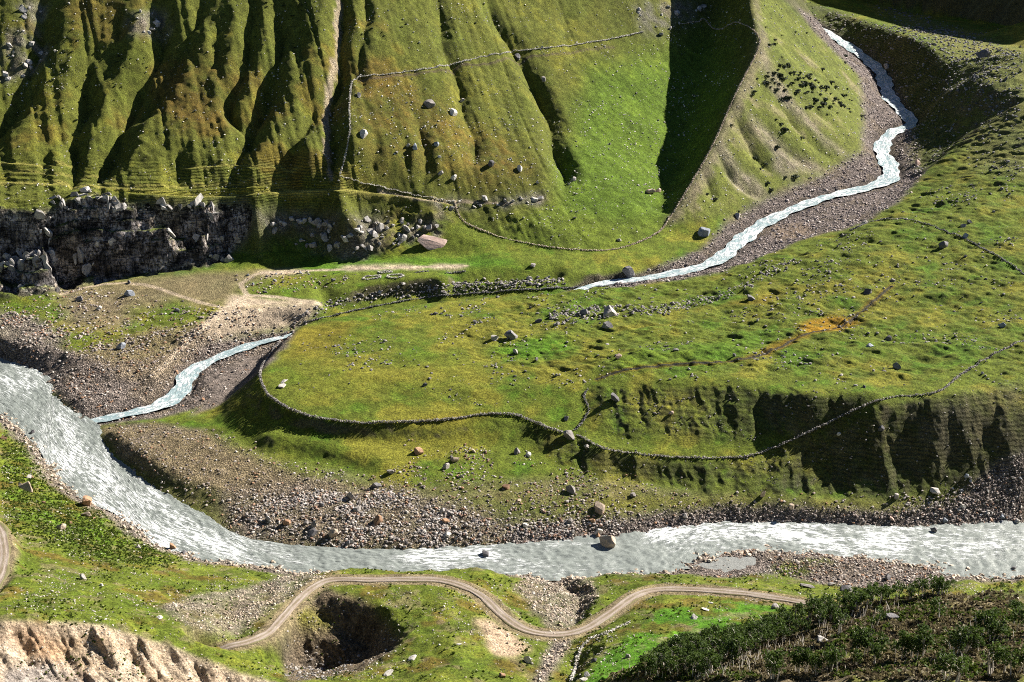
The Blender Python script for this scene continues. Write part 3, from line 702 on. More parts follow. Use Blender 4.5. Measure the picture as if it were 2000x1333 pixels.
# outcrops right of the cliff
for pl in ([(500, 410), (560, 418), (600, 440), (540, 455), (495, 440)], [(570, 422), (660, 424), (665, 450), (620, 462), (575, 448)], [(665, 430), (740, 425), (770, 445), (735, 480), (680, 478)], [(790, 440), (860, 435), (870, 460), (820, 478), (790, 465)], [(640, 470), (700, 478), (720, 505), (660, 508)], [(590, 478), (630, 470), (635, 495), (600, 500)]):
    lay(mask(pl, 14, 1.5, 9, 44) * far * (0.5 + 0.8 * c_sml), ROCKC * 0.75, 1)
lay(mask([(470, 470), (520, 455), (640, 470), (640, 512), (560, 525), (450, 520)], 10, 3, 9, 45) * far * 0.7, LUSH * 0.5 + GRASS * 0.4)
# cliff
steep_rock = np.clip(m_cliff * sstep(24, 40, SLOPE + 14 * c_sml) + 0.3 * m_cliff, 0, 1)
lay(np.clip(steep_rock, 0, 1), ROCKC * A3(.62, .63, .68), 1)  # rock colour lowered to carry the shade of the cliff face
lay(m_cliff * np.maximum(sstep(-0.25, 0.15, c_mid + 0.6 * c_sml) * sstep(48, 36, SLOPE), sstep(0.0, 0.3, c_mid + 0.5 * c_sml - 0.45 * sstep(700, 350, PX)) * sstep(64, 54, SLOPE)) * 0.92, DARKG * 0.6 + GRASS * 0.35, 0)
for pl in ([(0, 60), (80, 50), (95, 110), (60, 150), (0, 160)], [(30, 0), (90, 0), (85, 40), (40, 50)], [(250, 20), (330, 30), (330, 75), (260, 65)], [(1230, 20), (1330, 0), (1390, 10), (1320, 50), (1280, 75), (1240, 50)], [(840, 395), (1000, 385), (1060, 380), (1060, 400), (950, 405), (860, 420)]):
    lay(mask(pl, 22, 2, 9, 40) * far * (0.35 + 0.7 * c_sml), ROCKC * 0.75, 1)
lay(mask([(1535, -10), (1690, 40), (1800, 82), (1850, 122), (1846, 168), (1876, 264), (1792, 346), (1770, 300), (1785, 240), (1740, 150), (1640, 70)], 5, 2) * far * 0.75, DARKG * 0.8 + GRAVB * 0.15 + GRASS * 0.15, 0.5)  # bank right of the upper stream: its shadow mixed in as darker green
# near side
lay(near * 0.7, GRASS * 0.62 + LUSH * 0.14 + YEL * 0.08)
lay(near * sstep(0.1, 0.5, c_mid) * 0.6, GRASS * 1.05)
lay(mask([(0, 820), (70, 880), (150, 960), (300, 1080), (200, 1090), (0, 1000)], 15, 4, 10, 45) * (1 - far) * 0.6 * sstep(-.2, .4, c_sml), LUSH)
lay(near * sstep(0.2, 0.5, c_sml + 0.3 * c_mid) * 0.35, YEL * 1.1)
nbank, _ = near_line([(*at_z(a, b, 0), 0) for a, b in RIVER_NEAR], 10)
lay(sstep(9, 3, nbank + 4 * c_sml) * 0.9, GRAV * 1.2, 1)
lay(mask([(300, 1190), (360, 1165), (440, 1160), (540, 1130), (610, 1118), (640, 1130), (560, 1165), (500, 1215), (440, 1245), (370, 1225)], 14, 2, 8, 46) * (1 - far) * (0.6 + 0.5 * c_sml), GRAV * 1.35, 1)
lay(mask([(-50, 1213), (110, 1215), (200, 1222), (330, 1262), (450, 1310), (570, 1345), (-50, 1360)], 5, 1.2, 6, 47) * (1 - far), A3(.50, .395, .29), 0.35)
lay(scarp * sstep(-0.05, 0.35, c_sml + 0.5 * c_mid) * 0.4, A3(.36, .24, .15), 0.3)
lay(mask([(0, 1225), (60, 1225), (140, 1275), (110, 1300), (40, 1270)], 10, 3, 7, 48) * (1 - far) * 0.7, A3(.36, .20, .10), 0.3)
lay(mask([(10, 1310), (90, 1295), (190, 1330), (200, 1360), (0, 1360)], 6, 2, 7, 49) * (1 - far) * 0.8, ROCKC * 1.1, 0.3)
lay(mask([(925, 1212), (960, 1212), (1005, 1240), (1040, 1270), (1000, 1285), (965, 1280)], 8, 1.5, 6, 50) * (1 - far), TAN * 0.9, 0.4)
lay(mask([(632, 1150), (716, 1175), (786, 1250), (765, 1275), (700, 1314), (560, 1335), (545, 1260), (580, 1200)], 4, 1.5, 6, 51) * (1 - far) * 0.9, SOIL * 1.7, 0.7)
lay(mask([(570, 1195), (610, 1190), (660, 1225), (620, 1230), (575, 1215)], 5, 1.5, 6, 52) * (1 - far), YEL)
lay(mask([(1040, 1122), (1100, 1128), (1155, 1132), (1170, 1160), (1110, 1238), (1075, 1235), (1040, 1190), (1000, 1150)], 10, 2, 7, 53) * (1 - far) * (0.7 + 0.4 * c_sml), GRAV * 1.25, 1)
lay(mask([(1085, 1240), (1120, 1250), (1090, 1290), (1060, 1345), (1035, 1345), (1060, 1290)], 6, 1.5, 6, 54) * (1 - far), GRAV * 1.25, 1)
lay(mask([(1130, 1345), (1180, 1280), (1240, 1235), (1290, 1190), (1400, 1172), (1545, 1188), (1400, 1245), (1290, 1270), (1200, 1345)], 10, 2, 9, 55) * (1 - far) * (1 - spur) * 0.85, LUSH * A3(.95, 1.12, .9))
lay(mask([(1300, 1112), (1460, 1066), (1600, 1074), (1720, 1088), (1880, 1122), (1850, 1145), (1700, 1150), (1600, 1140), (1500, 1120), (1400, 1130)], 5, 2, 8, 56) * (1 - far) * (1 - spur), GRAV * 1.1, 1)
lay(mask([(1500, 1108), (1540, 1095), (1580, 1105), (1590, 1120), (1530, 1130)], 6, 2, 7, 57) * (1 - far) * (1 - spur), GRASS)
lay(mask([(1560, 1090), (1620, 1088), (1630, 1100), (1570, 1102)], 6, 2, 7, 58) * (1 - far) * (1 - spur) * 0.8, GRASS)
lay(spur, HEATH)
lay(spur * sstep(0.0, 0.4, c_sml + 0.4 * c_mid) * 0.8, GRASS * 0.7 + YEL * 0.25)
lay(spur * sstep(0.1, 0.5, -c_sml + 0.6 * c_fin) * 0.6, A3(.06, .05, .035))
lay(spur * sstep(0.35, 0.6, c_mid + 0.3 * c_fin) * 0.7, ROCKC * 0.7, 1)
# road verge, trodden trails
lay(sstep(5.5, 2.6, dr + 1.0 * c_sml) * 0.9, GRAVB * 1.3, 0.3)
TRAILS = [([(300, 735), (345, 690), (395, 640), (440, 604), (482, 578), (560, 584), (622, 594)], 2.0, A3(.47, .38, .28)), ([(440, 604), (395, 592), (340, 575), (280, 556), (200, 556), (120, 575)], 1.6, A3(.40, .32, .23)), ([(482, 578), (470, 555), (500, 536), (600, 530), (700, 526), (830, 522), (910, 520)], 1.5, A3(.42, .34, .25)), ([(-10, 357), (60, 359), (130, 362), (200, 366), (290, 376), (400, 384), (520, 376), (600, 374), (665, 371), (740, 380), (820, 388), (880, 400)], 1.5, A3(.26, .235, .06)),
          ([(-10, 318), (60, 322), (140, 326)], 0.9, A3(.22, .20, .05)), ([(20, 335), (110, 342), (230, 356)], 0.8, A3(.20, .185, .045)), ([(360, 330), (460, 324), (580, 330)], 0.8, A3(.20, .185, .045)), ([(190, 360), (300, 366), (440, 362), (560, 358)], 0.8, A3(.20, .185, .045)), ([(200, 372), (300, 379), (420, 377), (520, 372)], 0.7, YEL * 1.1), ([(230, 340), (330, 352), (440, 345), (560, 345)], 0.5, OLIVE * 1.3),
          ([(700, 158), (830, 142), (1000, 118), (1200, 92)], 0.5, SOIL), ([(740, 375), (860, 395), (1000, 398)], 0.7, SAND * 0.8)]
for pts, w, colr in TRAILS:
    d, _ = near_line([(p[0], p[1]) for p in (hit(a, b) for a, b in np.array(spline(pts, 30)))], 4)
    lay(sstep(w + 0.5, w * 0.5, d + 0.3 * c_fin) * 0.85, colr)
db, _ = near_line([(p[0], p[1]) for p in (hit(a, b) for a, b in np.array(spline(BROOK, 20)))], 5)
lay(sstep(2.6, 0.6, db + c_fin) * 0.6, OCHRE * 0.6)
lay(sstep(0.9, 0.4, db), A3(.03, .03, .03))
lay(ROCKY * sstep(0.0, 0.5, c_mid + 0.4 * c_sml) * 0.5, GRAVB * 0.7)
lay(ROCKY * sstep(0.1, 0.5, -c_mid + 0.5 * c_big) * 0.35, GRAV * 1.45)
lay(near * (1 - ROCKY) * sstep(0.05, 0.45, fbm(X, Y, 11, 4, 88, 0.65)) * 0.6 * (dr > 3), BROWN * 1.1)
lay(near * (1 - ROCKY) * sstep(0.2, 0.5, fbm(X, Y, 6, 3, 89, 0.65)) * 0.5, GRAVB)
# wear and mottling that belong to the ground
C = C * np.clip(1 + 0.22 * c_mid + 0.22 * c_sml + 0.22 * c_fin, 0.35, 2)[..., None]
C = np.clip(C, 0.008, 0.75)

# ------------------------------------------------------------------ materials
def nodes_of(name):
    m = bpy.data.materials.new(name); m.use_nodes = True
    nt = m.node_tree; nt.nodes.clear()
    out = nt.nodes.new('ShaderNodeOutputMaterial'); b = nt.nodes.new('ShaderNodeBsdfPrincipled')
    nt.links.new(b.outputs[0], out.inputs[0])
    return m, nt, b
def N(nt, kind, **kw):
    n = nt.nodes.new(kind)
    for k_, v in kw.items():
        if k_ in n.inputs.keys() if hasattr(n.inputs, 'keys') else False:
            n.inputs[k_].default_value = v
        else:
            setattr(n, k_, v)
    return n
def noise(nt, vec, scale, detail=3, rough=0.6):
    n = nt.nodes.new('ShaderNodeTexNoise'); n.inputs['Scale'].default_value = scale; n.inputs['Detail'].default_value = detail; n.inputs['Roughness'].default_value = rough
    nt.links.new(vec, n.inputs['Vector']); return n.outputs['Fac']
def ramp(nt, fac, lo, hi, a=0.0, b=1.0):
    n = nt.nodes.new('ShaderNodeMapRange'); n.interpolation_type = 'SMOOTHSTEP'
    for i_, v in zip((1, 2, 3, 4), (lo, hi, a, b)): n.inputs[i_].default_value = v
    nt.links.new(fac, n.inputs[0]); return n.outputs[0]
def mathn(nt, op, a, b):
    n = nt.nodes.new('ShaderNodeMath'); n.operation = op
    for s, v in zip(n.inputs, (a, b)):
        if isinstance(v, (int, float)): s.default_value = v
        else: nt.links.new(v, s)
    return n.outputs[0]
def mixc(nt, fac, a, b, mode='MIX'):
    n = nt.nodes.new('ShaderNodeMix'); n.data_type = 'RGBA'; n.blend_type = mode
    for s, v in zip((n.inputs[0], n.inputs[6], n.inputs[7]), (fac, a, b)):
        if isinstance(v, (int, float)): s.default_value = v
        elif isinstance(v, tuple): s.default_value = (*v, 1) if len(v) == 3 else v
        else: nt.links.new(v, s)
    return n.outputs[2]
def bump(nt, b, height, strength, dist):
    n = nt.nodes.new('ShaderNodeBump'); n.inputs['Strength'].default_value = strength; n.inputs['Distance'].default_value = dist
    nt.links.new(height, n.inputs['Height']); nt.links.new(n.outputs[0], b.inputs['Normal'])

def ground_material():
    m, nt, b = nodes_of('ground_cover')
    tc = nt.nodes.new('ShaderNodeTexCoord').outputs['Object']
    col = nt.nodes.new('ShaderNodeAttribute'); col.attribute_name = 'cover'
    rk = nt.nodes.new('ShaderNodeAttribute'); rk.attribute_name = 'stony'
    n1 = noise(nt, tc, 1.25, 5, 0.78); n2 = noise(nt, tc, 0.25, 4, 0.65)
    vo = nt.nodes.new('ShaderNodeTexVoronoi'); vo.inputs['Scale'].default_value = 1.25; nt.links.new(tc, vo.inputs['Vector'])
    sep = nt.nodes.new('ShaderNodeSeparateColor'); nt.links.new(vo.outputs['Color'], sep.inputs[0])
    tuft = ramp(nt, n1, 0.32, 0.68, 0.42, 1.6)
    stone = ramp(nt, sep.outputs[0], 0.0, 1.0, 0.45, 1.7)
    edge = ramp(nt, vo.outputs['Distance'], 0.35, 0.75, 1.0, 0.45)
    stone = mathn(nt, 'MULTIPLY', stone, edge)
    g = nt.nodes.new('ShaderNodeMix'); nt.links.new(rk.outputs['Fac'], g.inputs[0]); nt.links.new(tuft, g.inputs[2]); nt.links.new(stone, g.inputs[3])
    g2 = mathn(nt, 'MULTIPLY', g.outputs[0], ramp(nt, n2, 0.3, 0.7, 0.78, 1.2))
    cc = nt.nodes.new('ShaderNodeCombineColor')
    for i_ in range(3): nt.links.new(g2, cc.inputs[i_])
    c1 = mixc(nt, 1.0, col.outputs['Color'], cc.outputs[0], 'MULTIPLY')
    nt.links.new(c1, b.inputs['Base Color'])
    b.inputs['Roughness'].default_value = 0.95; b.inputs['Specular IOR Level'].default_value = 0.12
    hs = mathn(nt, 'MULTIPLY', ramp(nt, vo.outputs['Distance'], 0.0, 0.8, 1.0, 0.0), mathn(nt, 'MULTIPLY', rk.outputs['Fac'], 0.9))
    tr = nt.nodes.new('ShaderNodeAttribute'); tr.attribute_name = 'tread'
    sp = nt.nodes.new('ShaderNodeSeparateXYZ'); nt.links.new(tc, sp.inputs[0])
    zw = mathn(nt, 'ADD', mathn(nt, 'MULTIPLY', sp.outputs[2], 4.6), mathn(nt, 'MULTIPLY', noise(nt, tc, 0.16, 3, 0.6), 9.0))
    stp = mathn(nt, 'MULTIPLY', mathn(nt, 'MULTIPLY', mathn(nt, 'SINE', zw, 0.0), 0.45), tr.outputs['Fac'])
    hh = mathn(nt, 'ADD', mathn(nt, 'ADD', mathn(nt, 'MULTIPLY', n1, 1.0), hs), stp)
    bump(nt, b, hh, 1.0, 0.75)
    return m
M_GROUND = ground_material()
def cliff_material():
    m, nt, b = nodes_of('cliff_rock')
    tc = nt.nodes.new('ShaderNodeTexCoord').outputs['Object']
    col = nt.nodes.new('ShaderNodeAttribute'); col.attribute_name = 'cover'
    def stretched(sx, sz, sc, det=5, rg=0.65):
        mp = nt.nodes.new('ShaderNodeMapping'); mp.inputs['Scale'].default_value = (sx, sx, sz); nt.links.new(tc, mp.inputs['Vector'])
        return noise(nt, mp.outputs[0], sc, det, rg)
    vert = stretched(1, 0.22, 0.30); bed = stretched(0.18, 1, 0.32); n0 = stretched(1, 0.7, 0.75); n1 = noise(nt, tc, 0.10, 4, 0.65)
    def crack(n, w):
        return ramp(nt, mathn(nt, 'ABSOLUTE', mathn(nt, 'SUBTRACT', n, 0.5), 0.0), 0.0, w, 0.12, 1.0)
    k_ = mathn(nt, 'MULTIPLY', mathn(nt, 'MULTIPLY', crack(vert, 0.045), crack(bed, 0.040)), mathn(nt, 'MULTIPLY', ramp(nt, n0, 0.32, 0.68, 0.4, 1.8), ramp(nt, n1, 0.38, 0.66, 0.40, 2.3)))  # cracks, plus broad patches painting lit facets and shadow into the rock
    cc = nt.nodes.new('ShaderNodeCombineColor')
    for i_ in range(3): nt.links.new(k_, cc.inputs[i_])
    stain = mixc(nt, ramp(nt, vert, 0.52, 0.68, 0.0, 0.7), col.outputs['Color'], (.20, .155, .11))
    nt.links.new(mixc(nt, 1.0, stain, cc.outputs[0], 'MULTIPLY'), b.inputs['Base Color'])
    b.inputs['Roughness'].default_value = 0.9; b.inputs['Specular IOR Level'].default_value = 0.15
    bump(nt, b, mathn(nt, 'ADD', mathn(nt, 'MULTIPLY', vert, 1.5), mathn(nt, 'ADD', bed, mathn(nt, 'MULTIPLY', n0, 0.7))), 1.0, 1.6)
    return m
M_CLIFF = cliff_material()

# ------------------------------------------------------------------ the setting as meshes
def new_obj(name, verts, faces, mat, parent=None, smooth=True, kind=None):
    """One mesh object from arrays; faces all with the same corner count."""
    me = bpy.data.meshes.new(name)
    verts = np.asarray(verts, np.float32); faces = np.asarray(faces, np.int32)
    me.vertices.add(len(verts)); me.vertices.foreach_set('co', verts.ravel())
    n = faces.shape[1]
    me.loops.add(faces.size); me.loops.foreach_set('vertex_index', faces.ravel())
    me.polygons.add(len(faces)); me.polygons.foreach_set('loop_start', (np.arange(len(faces)) * n).astype(np.int32))
    me.update(calc_edges=True)
    me.polygons.foreach_set('use_smooth', np.full(len(faces), smooth))
    if mat: me.materials.append(mat)
    o = bpy.data.objects.new(name, me); COL.objects.link(o)
    if parent: o.parent = parent
    if kind: o['kind'] = kind
    return o
def attr_f(me, name, v):
    a = me.attributes.new(name, 'FLOAT', 'POINT'); a.data.foreach_set('value', np.asarray(v, np.float32).ravel())
def attr_c(me, name, v):
    a = me.attributes.new(name, 'FLOAT_COLOR', 'POINT')
    a.data.foreach_set('color', np.column_stack([v, np.ones(len(v))]).astype(np.float32).ravel())

ZONE = np.zeros((NR - 1, NC - 1), np.int8)            # 0 valley floor
zc = lambda m, t=0.5: m[:-1, :-1] > t
cx, cy = PX[:-1, :-1], PY[:-1, :-1]
Yc = Y[:-1, :-1]
ZONE[zc(m_mead)] = 3
ZONE[inpoly([(508, 735), (600, 812), (880, 818), (1010, 812), (1105, 848), (1250, 890), (1440, 896), (1540, 866), (1690, 800), (1835, 762), (2500, 600), (2500, 890), (1800, 960), (1100, 925), (740, 935), (520, 885), (405, 812), (500, 700), (586, 640)], cx, cy) & zc(far) & ~zc(m_mead)] = 4
ZONE[zc(m_mount) | (cy < -60) & (cx < 1480)] = 1
ZONE[zc(m_cliff, 0.35)] = 2
ZONE[zc(m_flank)] = 5
ZONE[(cx > 1540) & (cy < 110) & (cy < 4 + (cx - 1565) * 0.21 + 12) & (Yc > 900)] = 6
ZONE[(zc(m_bench) | zc(m_lbank)) & (ZONE == 0)] = 7
ZONE[~zc(far)] = 8
ZONE[zc(spur)] = 9
ZN = {0: 'valley_floor', 1: 'mountain_slope', 2: 'cliff', 3: 'meadow', 4: 'terrace_bank', 5: 'ridge_flank', 6: 'far_hillside', 7: 'river_flat', 8: 'near_hillside', 9: 'wooded_hillside'}
idx = np.arange(NR * NC).reshape(NR, NC)
QUAD = np.stack([idx[:-1, :-1], idx[1:, :-1], idx[1:, 1:], idx[:-1, 1:]], -1)[:, :, ::-1]
V3 = np.stack([X, Y, H], -1).reshape(-1, 3)
SET = {}
for z_, nm in ZN.items():
    q = QUAD[ZONE == z_]
    if not len(q): continue
    used, inv = np.unique(q.ravel(), return_inverse=True)
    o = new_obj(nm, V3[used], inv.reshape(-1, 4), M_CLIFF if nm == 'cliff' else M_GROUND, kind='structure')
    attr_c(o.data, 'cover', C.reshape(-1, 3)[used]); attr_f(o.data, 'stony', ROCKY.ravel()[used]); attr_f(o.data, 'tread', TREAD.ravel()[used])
    o.data.normals_split_custom_set_from_vertices(NRM.reshape(-1, 3)[used].astype(np.float32))
    SET[nm] = o
for sg in (-1, 1):                                    # the land on either side of the view, coarser; added shading ridge at right
    ph = np.radians(np.r_[np.linspace(20.35, 27, 60), np.linspace(27.5, 50, 30)]) * sg; rr = np.r_[np.arange(60, 300, 14.0), np.arange(300, 1000, 2.5), np.arange(1000, 1740, 8.0)]
    xo, yo = rr[:, None] * np.sin(ph)[None], rr[:, None] * np.cos(ph)[None]
    ec = 0 if sg < 0 else NC - 1
    fade = np.clip(1 - (np.abs(ph) - math.radians(20.35)) / math.radians(9), 0, 1)[None]
    de = np.interp(rr, RR, H[:, ec] - bil(G1, X[:, ec], Y[:, ec]))[:, None]
    zo = bil(G1, xo, yo) + de * fade + 1.2 * fbm(xo, yo, 30, 4, 5) * (1 - fade) - 0.12 * (np.abs(ph)[None] < math.radians(20.42))
    co = np.stack([np.interp(rr, RR, gblur(C[:, :, k_], 3, 1)[:, ec]) for k_ in range(3)], -1)[:, None, :] * (1 + 0.35 * fbm(xo, yo, 12, 4, 67, 0.6))[..., None]
    ro = np.repeat(np.interp(rr, RR, ROCKY[:, ec])[:, None], len(ph), 1)
    ii = np.arange(zo.size).reshape(zo.shape)
    qd = np.stack([ii[:-1, :-1], ii[:-1, 1:], ii[1:, 1:], ii[1:, :-1]], -1).reshape(-1, 4)
    if sg < 0: qd = qd[:, ::-1]
    o = new_obj('outlying_hills', np.stack([xo, yo, zo], -1).reshape(-1, 3), qd, M_GROUND, kind='structure')
    attr_c(o.data, 'cover', np.clip(co, .01, .7).reshape(-1, 3)); attr_f(o.data, 'stony', ro.ravel())

def strip(name, A, B, nv, mat, zf, kind='structure'):
    """A ribbon between two bank lines (n,3 each) with nv points across; uv in metres along and across."""
    n = len(A)
    t = np.linspace(0, 1, nv)
    P = A[:, None, :] * (1 - t)[None, :, None] + B[:, None, :] * t[None, :, None]
    P = zf(P)
    mid = (A + B) / 2
    s = np.r_[0, np.cumsum(np.linalg.norm(mid[1:] - mid[:-1], axis=1))]
    wd = np.linalg.norm(A - B, axis=1)
    U = np.repeat(s[:, None], nv, 1); VV = (t[None, :] - 0.5) * wd[:, None]
    ii = np.arange(n * nv).reshape(n, nv)
    f = np.stack([ii[:-1, :-1], ii[1:, :-1], ii[1:, 1:], ii[:-1, 1:]], -1).reshape(-1, 4)
    p0, p1, p2 = P.reshape(-1, 3)[f[0, 0]], P.reshape(-1, 3)[f[0, 1]], P.reshape(-1, 3)[f[0, 2]]
    if np.cross(p1 - p0, p2 - p0)[2] < 0: f = f[:, ::-1]
    o = new_obj(name, P.reshape(-1, 3), f, mat, kind=kind)
    at = o.data.attributes.new('flow', 'FLOAT_VECTOR', 'POINT')
    at.data.foreach_set('vector', np.stack([U, VV, 0 * U], -1).astype(np.float32).ravel())
    attr_f(o.data, 'edge', np.abs(t[None, :] * 2 - 1).repeat(n, 0))
    return o, s

def water_material(name, deep, foamlevel, stretch):
    m, nt, b = nodes_of(name)
    fl = nt.nodes.new('ShaderNodeAttribute'); fl.attribute_name = 'flow'
    fo = nt.nodes.new('ShaderNodeAttribute'); fo.attribute_name = 'foam'
    mp = nt.nodes.new('ShaderNodeMapping'); mp.inputs['Scale'].default_value = (stretch, 1, 1); nt.links.new(fl.outputs['Vector'], mp.inputs['Vector'])
    n0 = noise(nt, mp.outputs[0], 0.24, 6, 0.74); n1 = noise(nt, mp.outputs[0], 0.62, 5, 0.72); n2 = noise(nt, fl.outputs['Vector'], 0.045, 3, 0.6)
    ab = mathn(nt, 'ABSOLUTE', mathn(nt, 'SUBTRACT', n0, 0.5), 0.0)
    vein = ramp(nt, ab, 0.0, 0.12, 1.0, 0.0)
    a = mathn(nt, 'ADD', mathn(nt, 'MULTIPLY', vein, 0.28), mathn(nt, 'MULTIPLY', n1, 0.75))
    a = mathn(nt, 'ADD', a, mathn(nt, 'MULTIPLY', n2, 0.55))
    a = mathn(nt, 'ADD', a, mathn(nt, 'MULTIPLY', fo.outputs['Fac'], 0.20))
    foam = ramp(nt, a, foamlevel, foamlevel + 0.20)
    silt = mixc(nt, ramp(nt, n1, 0.3, 0.7), deep, tuple(c * 1.25 for c in deep))
    nt.links.new(mixc(nt, foam, silt, (0.70, 0.73, 0.74)), b.inputs['Base Color'])
    nt.links.new(ramp(nt, foam, 0, 1, 0.42, 0.85), b.inputs['Roughness'])
    b.inputs['Specular IOR Level'].default_value = 0.3
    bump(nt, b, mathn(nt, 'ADD', mathn(nt, 'MULTIPLY', n1, 0.6), mathn(nt, 'ADD', n0, mathn(nt, 'MULTIPLY', foam, 0.3))), 0.8, 0.8)
    return m
M_RIVER = water_material('silty_river_water', (.185, .205, .192), 0.975, 0.36)
M_TRIB = water_material('stream_rapids', (.23, .31, .33), 0.945, 0.45)
M_POND = water_material('pond_water', (.20, .205, .195), 3.0, 0.6)

fa = resample([(*at_z(a, b, 0), 0) for a, b in RIVER_FAR], 60); ne = resample([(*at_z(a, b, 0), 0) for a, b in RIVER_NEAR], 60)
# pair the banks by nearest distance so that the ribbon does not shear
fd = resample(spline([(*at_z(a, b, 0), 0) for a, b in RIVER_FAR], 2.0), 900)
nd0 = resample(spline([(*at_z(a, b, 0), 0) for a, b in RIVER_NEAR], 2.0), 900)
ts = np.linspace(0, 1, 900)
nd = nd0
out = (nd[:, :2] - fd[:, :2]); out /= np.linalg.norm(out, axis=1)[:, None]
fd[:, :2] -= out * 2.5; nd[:, :2] += out * 2.5
def river_z(P):
    x, y = P[..., 0], P[..., 1]
    P[..., 2] = 0.0 + 0.40 * fbm(x, y, 4.0, 3, 91, 0.6) + 0.25 * fbm(x, y, 1.6, 2, 93)
    return P
river, s_r = strip('river', fd, nd, 56, M_RIVER, river_z)
rpx, rpy = project(*[np.array([v.co[i] for v in river.data.vertices]) for i in range(3)])
fo = 0.25 * np.ones(len(rpx))
def blob(cx_, cy_, rx, ry, a):
    global fo
    fo = fo + a * np.exp(-((rpx - cx_) / rx) ** 2 - ((rpy - cy_) / ry) ** 2)
for q in ((40, 745, 60, 40, .5), (130, 810, 50, 50, .3), (120, 880, 60, 50, .6), (180, 930, 70, 50, .6), (260, 990, 70, 40, .7), (340, 1040, 70, 30, .9), (430, 1070, 60, 30, .8), (560, 1090, 60, 30, .3), (880, 1085, 80, 30, .7), (950, 1080, 40, 20, .9), (820, 1095, 60, 25, .5),
          (1290, 1045, 40, 20, .7), (1400, 1050, 80, 30, .7), (1530, 1045, 80, 25, .9), (1700, 1060, 120, 30, .9), (1900, 1060, 120, 30, .7), (690, 1085, 90, 15, -.6), (1130, 1085, 110, 25, -.45), (1250, 1100, 80, 20, -.3), (1430, 1066, 80, 8, -.2), (1950, 1110, 100, 12, -.5), (1145, 1064, 30, 5, .9), (925, 1083, 25, 5, .7), (335, 1072, 14, 5, .6), (1050, 1100, 40, 20, .5), (20, 800, 30, 40, -.3)):
    blob(*q)
attr_f(river.data, 'foam', fo)
tws = TW; nT = len(tws)
TD = resample(np.column_stack([TW]), 520)
tt = np.gradient(TD[:, :2], axis=0); tt /= np.linalg.norm(tt, axis=1)[:, None]
tn = np.stack([-tt[:, 1], tt[:, 0]], 1)
ww = TD[:, 3] * (1 + 0.16 * np.sin(np.arange(520) * 0.33) + 0.12 * np.sin(np.arange(520) * 0.81 + 1)) * 0.82
ww[:14] *= np.linspace(0.7, 1.0, 14); TD[:16, 2] -= np.linspace(0.7, 0.0, 16)
TA = np.column_stack([TD[:, 0] + tn[:, 0] * ww, TD[:, 1] + tn[:, 1] * ww, TD[:, 2]]); TB = np.column_stack([TD[:, 0] - tn[:, 0] * ww, TD[:, 1] - tn[:, 1] * ww, TD[:, 2]])
def trib_z(P):
    x, y = P[..., 0], P[..., 1]
    P[..., 2] += 0.10 + 0.20 * fbm(x, y, 2.6, 3, 95, 0.6) + 0.12 * fbm(x, y, 1.0, 1, 96)
    return P
stream, s_t = strip('stream', TA, TB, 20, M_TRIB, trib_z)
fo = np.repeat(np.interp(TD[:, 1], [600, 650, 690, 740, 800, 1300], [0.45, 0.55, 0.75, 0.5, 0.8, 0.9]), 20)
attr_f(stream.data, 'foam', fo)
POND = [(1338, 1113), (1372, 1100), (1410, 1089), (1490, 1085), (1500, 1094), (1478, 1106), (1455, 1115), (1420, 1121), (1360, 1121)]
pw = spline([(*at_z(a, b, 0.45), 0.45) for a, b in POND + POND[:1]], 1.5)
pc = pw.mean(0)
rings = [pc + (pw - pc) * s for s in (1.04, 0.7, 0.35, 0.02)]
PV = np.concatenate(rings); npw = len(pw)
PF = [(k_ * npw + i_, k_ * npw + (i_ + 1) % npw, (k_ + 1) * npw + (i_ + 1) % npw, (k_ + 1) * npw + i_) for k_ in range(3) for i_ in range(npw)]
pond = new_obj('pond', PV, PF, M_POND, kind='structure')
at = pond.data.attributes.new('flow', 'FLOAT_VECTOR', 'POINT'); at.data.foreach_set('vector', PV.astype(np.float32).ravel()); attr_f(pond.data, 'foam', np.zeros(len(PV)))

def road_material():
    m, nt, b = nodes_of('road_dust')
    fl = nt.nodes.new('ShaderNodeAttribute'); fl.attribute_name = 'flow'
    mp = nt.nodes.new('ShaderNodeMapping'); mp.inputs['Scale'].default_value = (0.12, 1, 1); nt.links.new(fl.outputs['Vector'], mp.inputs['Vector'])
    n0 = noise(nt, mp.outputs[0], 1.1, 4, 0.7); n1 = noise(nt, fl.outputs['Vector'], 1.6, 4, 0.7)
    c = mixc(nt, ramp(nt, n0, 0.3, 0.7), (.27, .21, .165), (.42, .37, .33))
    c = mixc(nt, ramp(nt, n1, 0.3, 0.75, 0.0, 0.5), c, (.20, .155, .12))
    sp = nt.nodes.new('ShaderNodeSeparateXYZ'); nt.links.new(fl.outputs['Vector'], sp.inputs[0])
    off = mathn(nt, 'ABSOLUTE', mathn(nt, 'SUBTRACT', mathn(nt, 'ABSOLUTE', sp.outputs[1], 0.0), 0.85), 0.0)
    big = noise(nt, fl.outputs['Vector'], 0.12, 3, 0.6)
    c = mixc(nt, mathn(nt, 'MULTIPLY', ramp(nt, off, 0.1, 0.55, 0.0, 1.0), ramp(nt, big, 0.35, 0.6, 0.2, 0.85)), c, (.19, .145, .10))
    c = mixc(nt, mathn(nt, 'MULTIPLY', ramp(nt, mathn(nt, 'ADD', off, mathn(nt, 'MULTIPLY', n1, 0.8)), 1.05, 1.35, 0.0, 1.0), 0.75), c, (.13, .13, .045))
    nt.links.new(c, b.inputs['Base Color']); b.inputs['Roughness'].default_value = 0.95; b.inputs['Specular IOR Level'].default_value = 0.15
    bump(nt, b, mathn(nt, 'ADD', n0, n1), 0.6, 0.25)
    return m
M_ROAD = road_material()
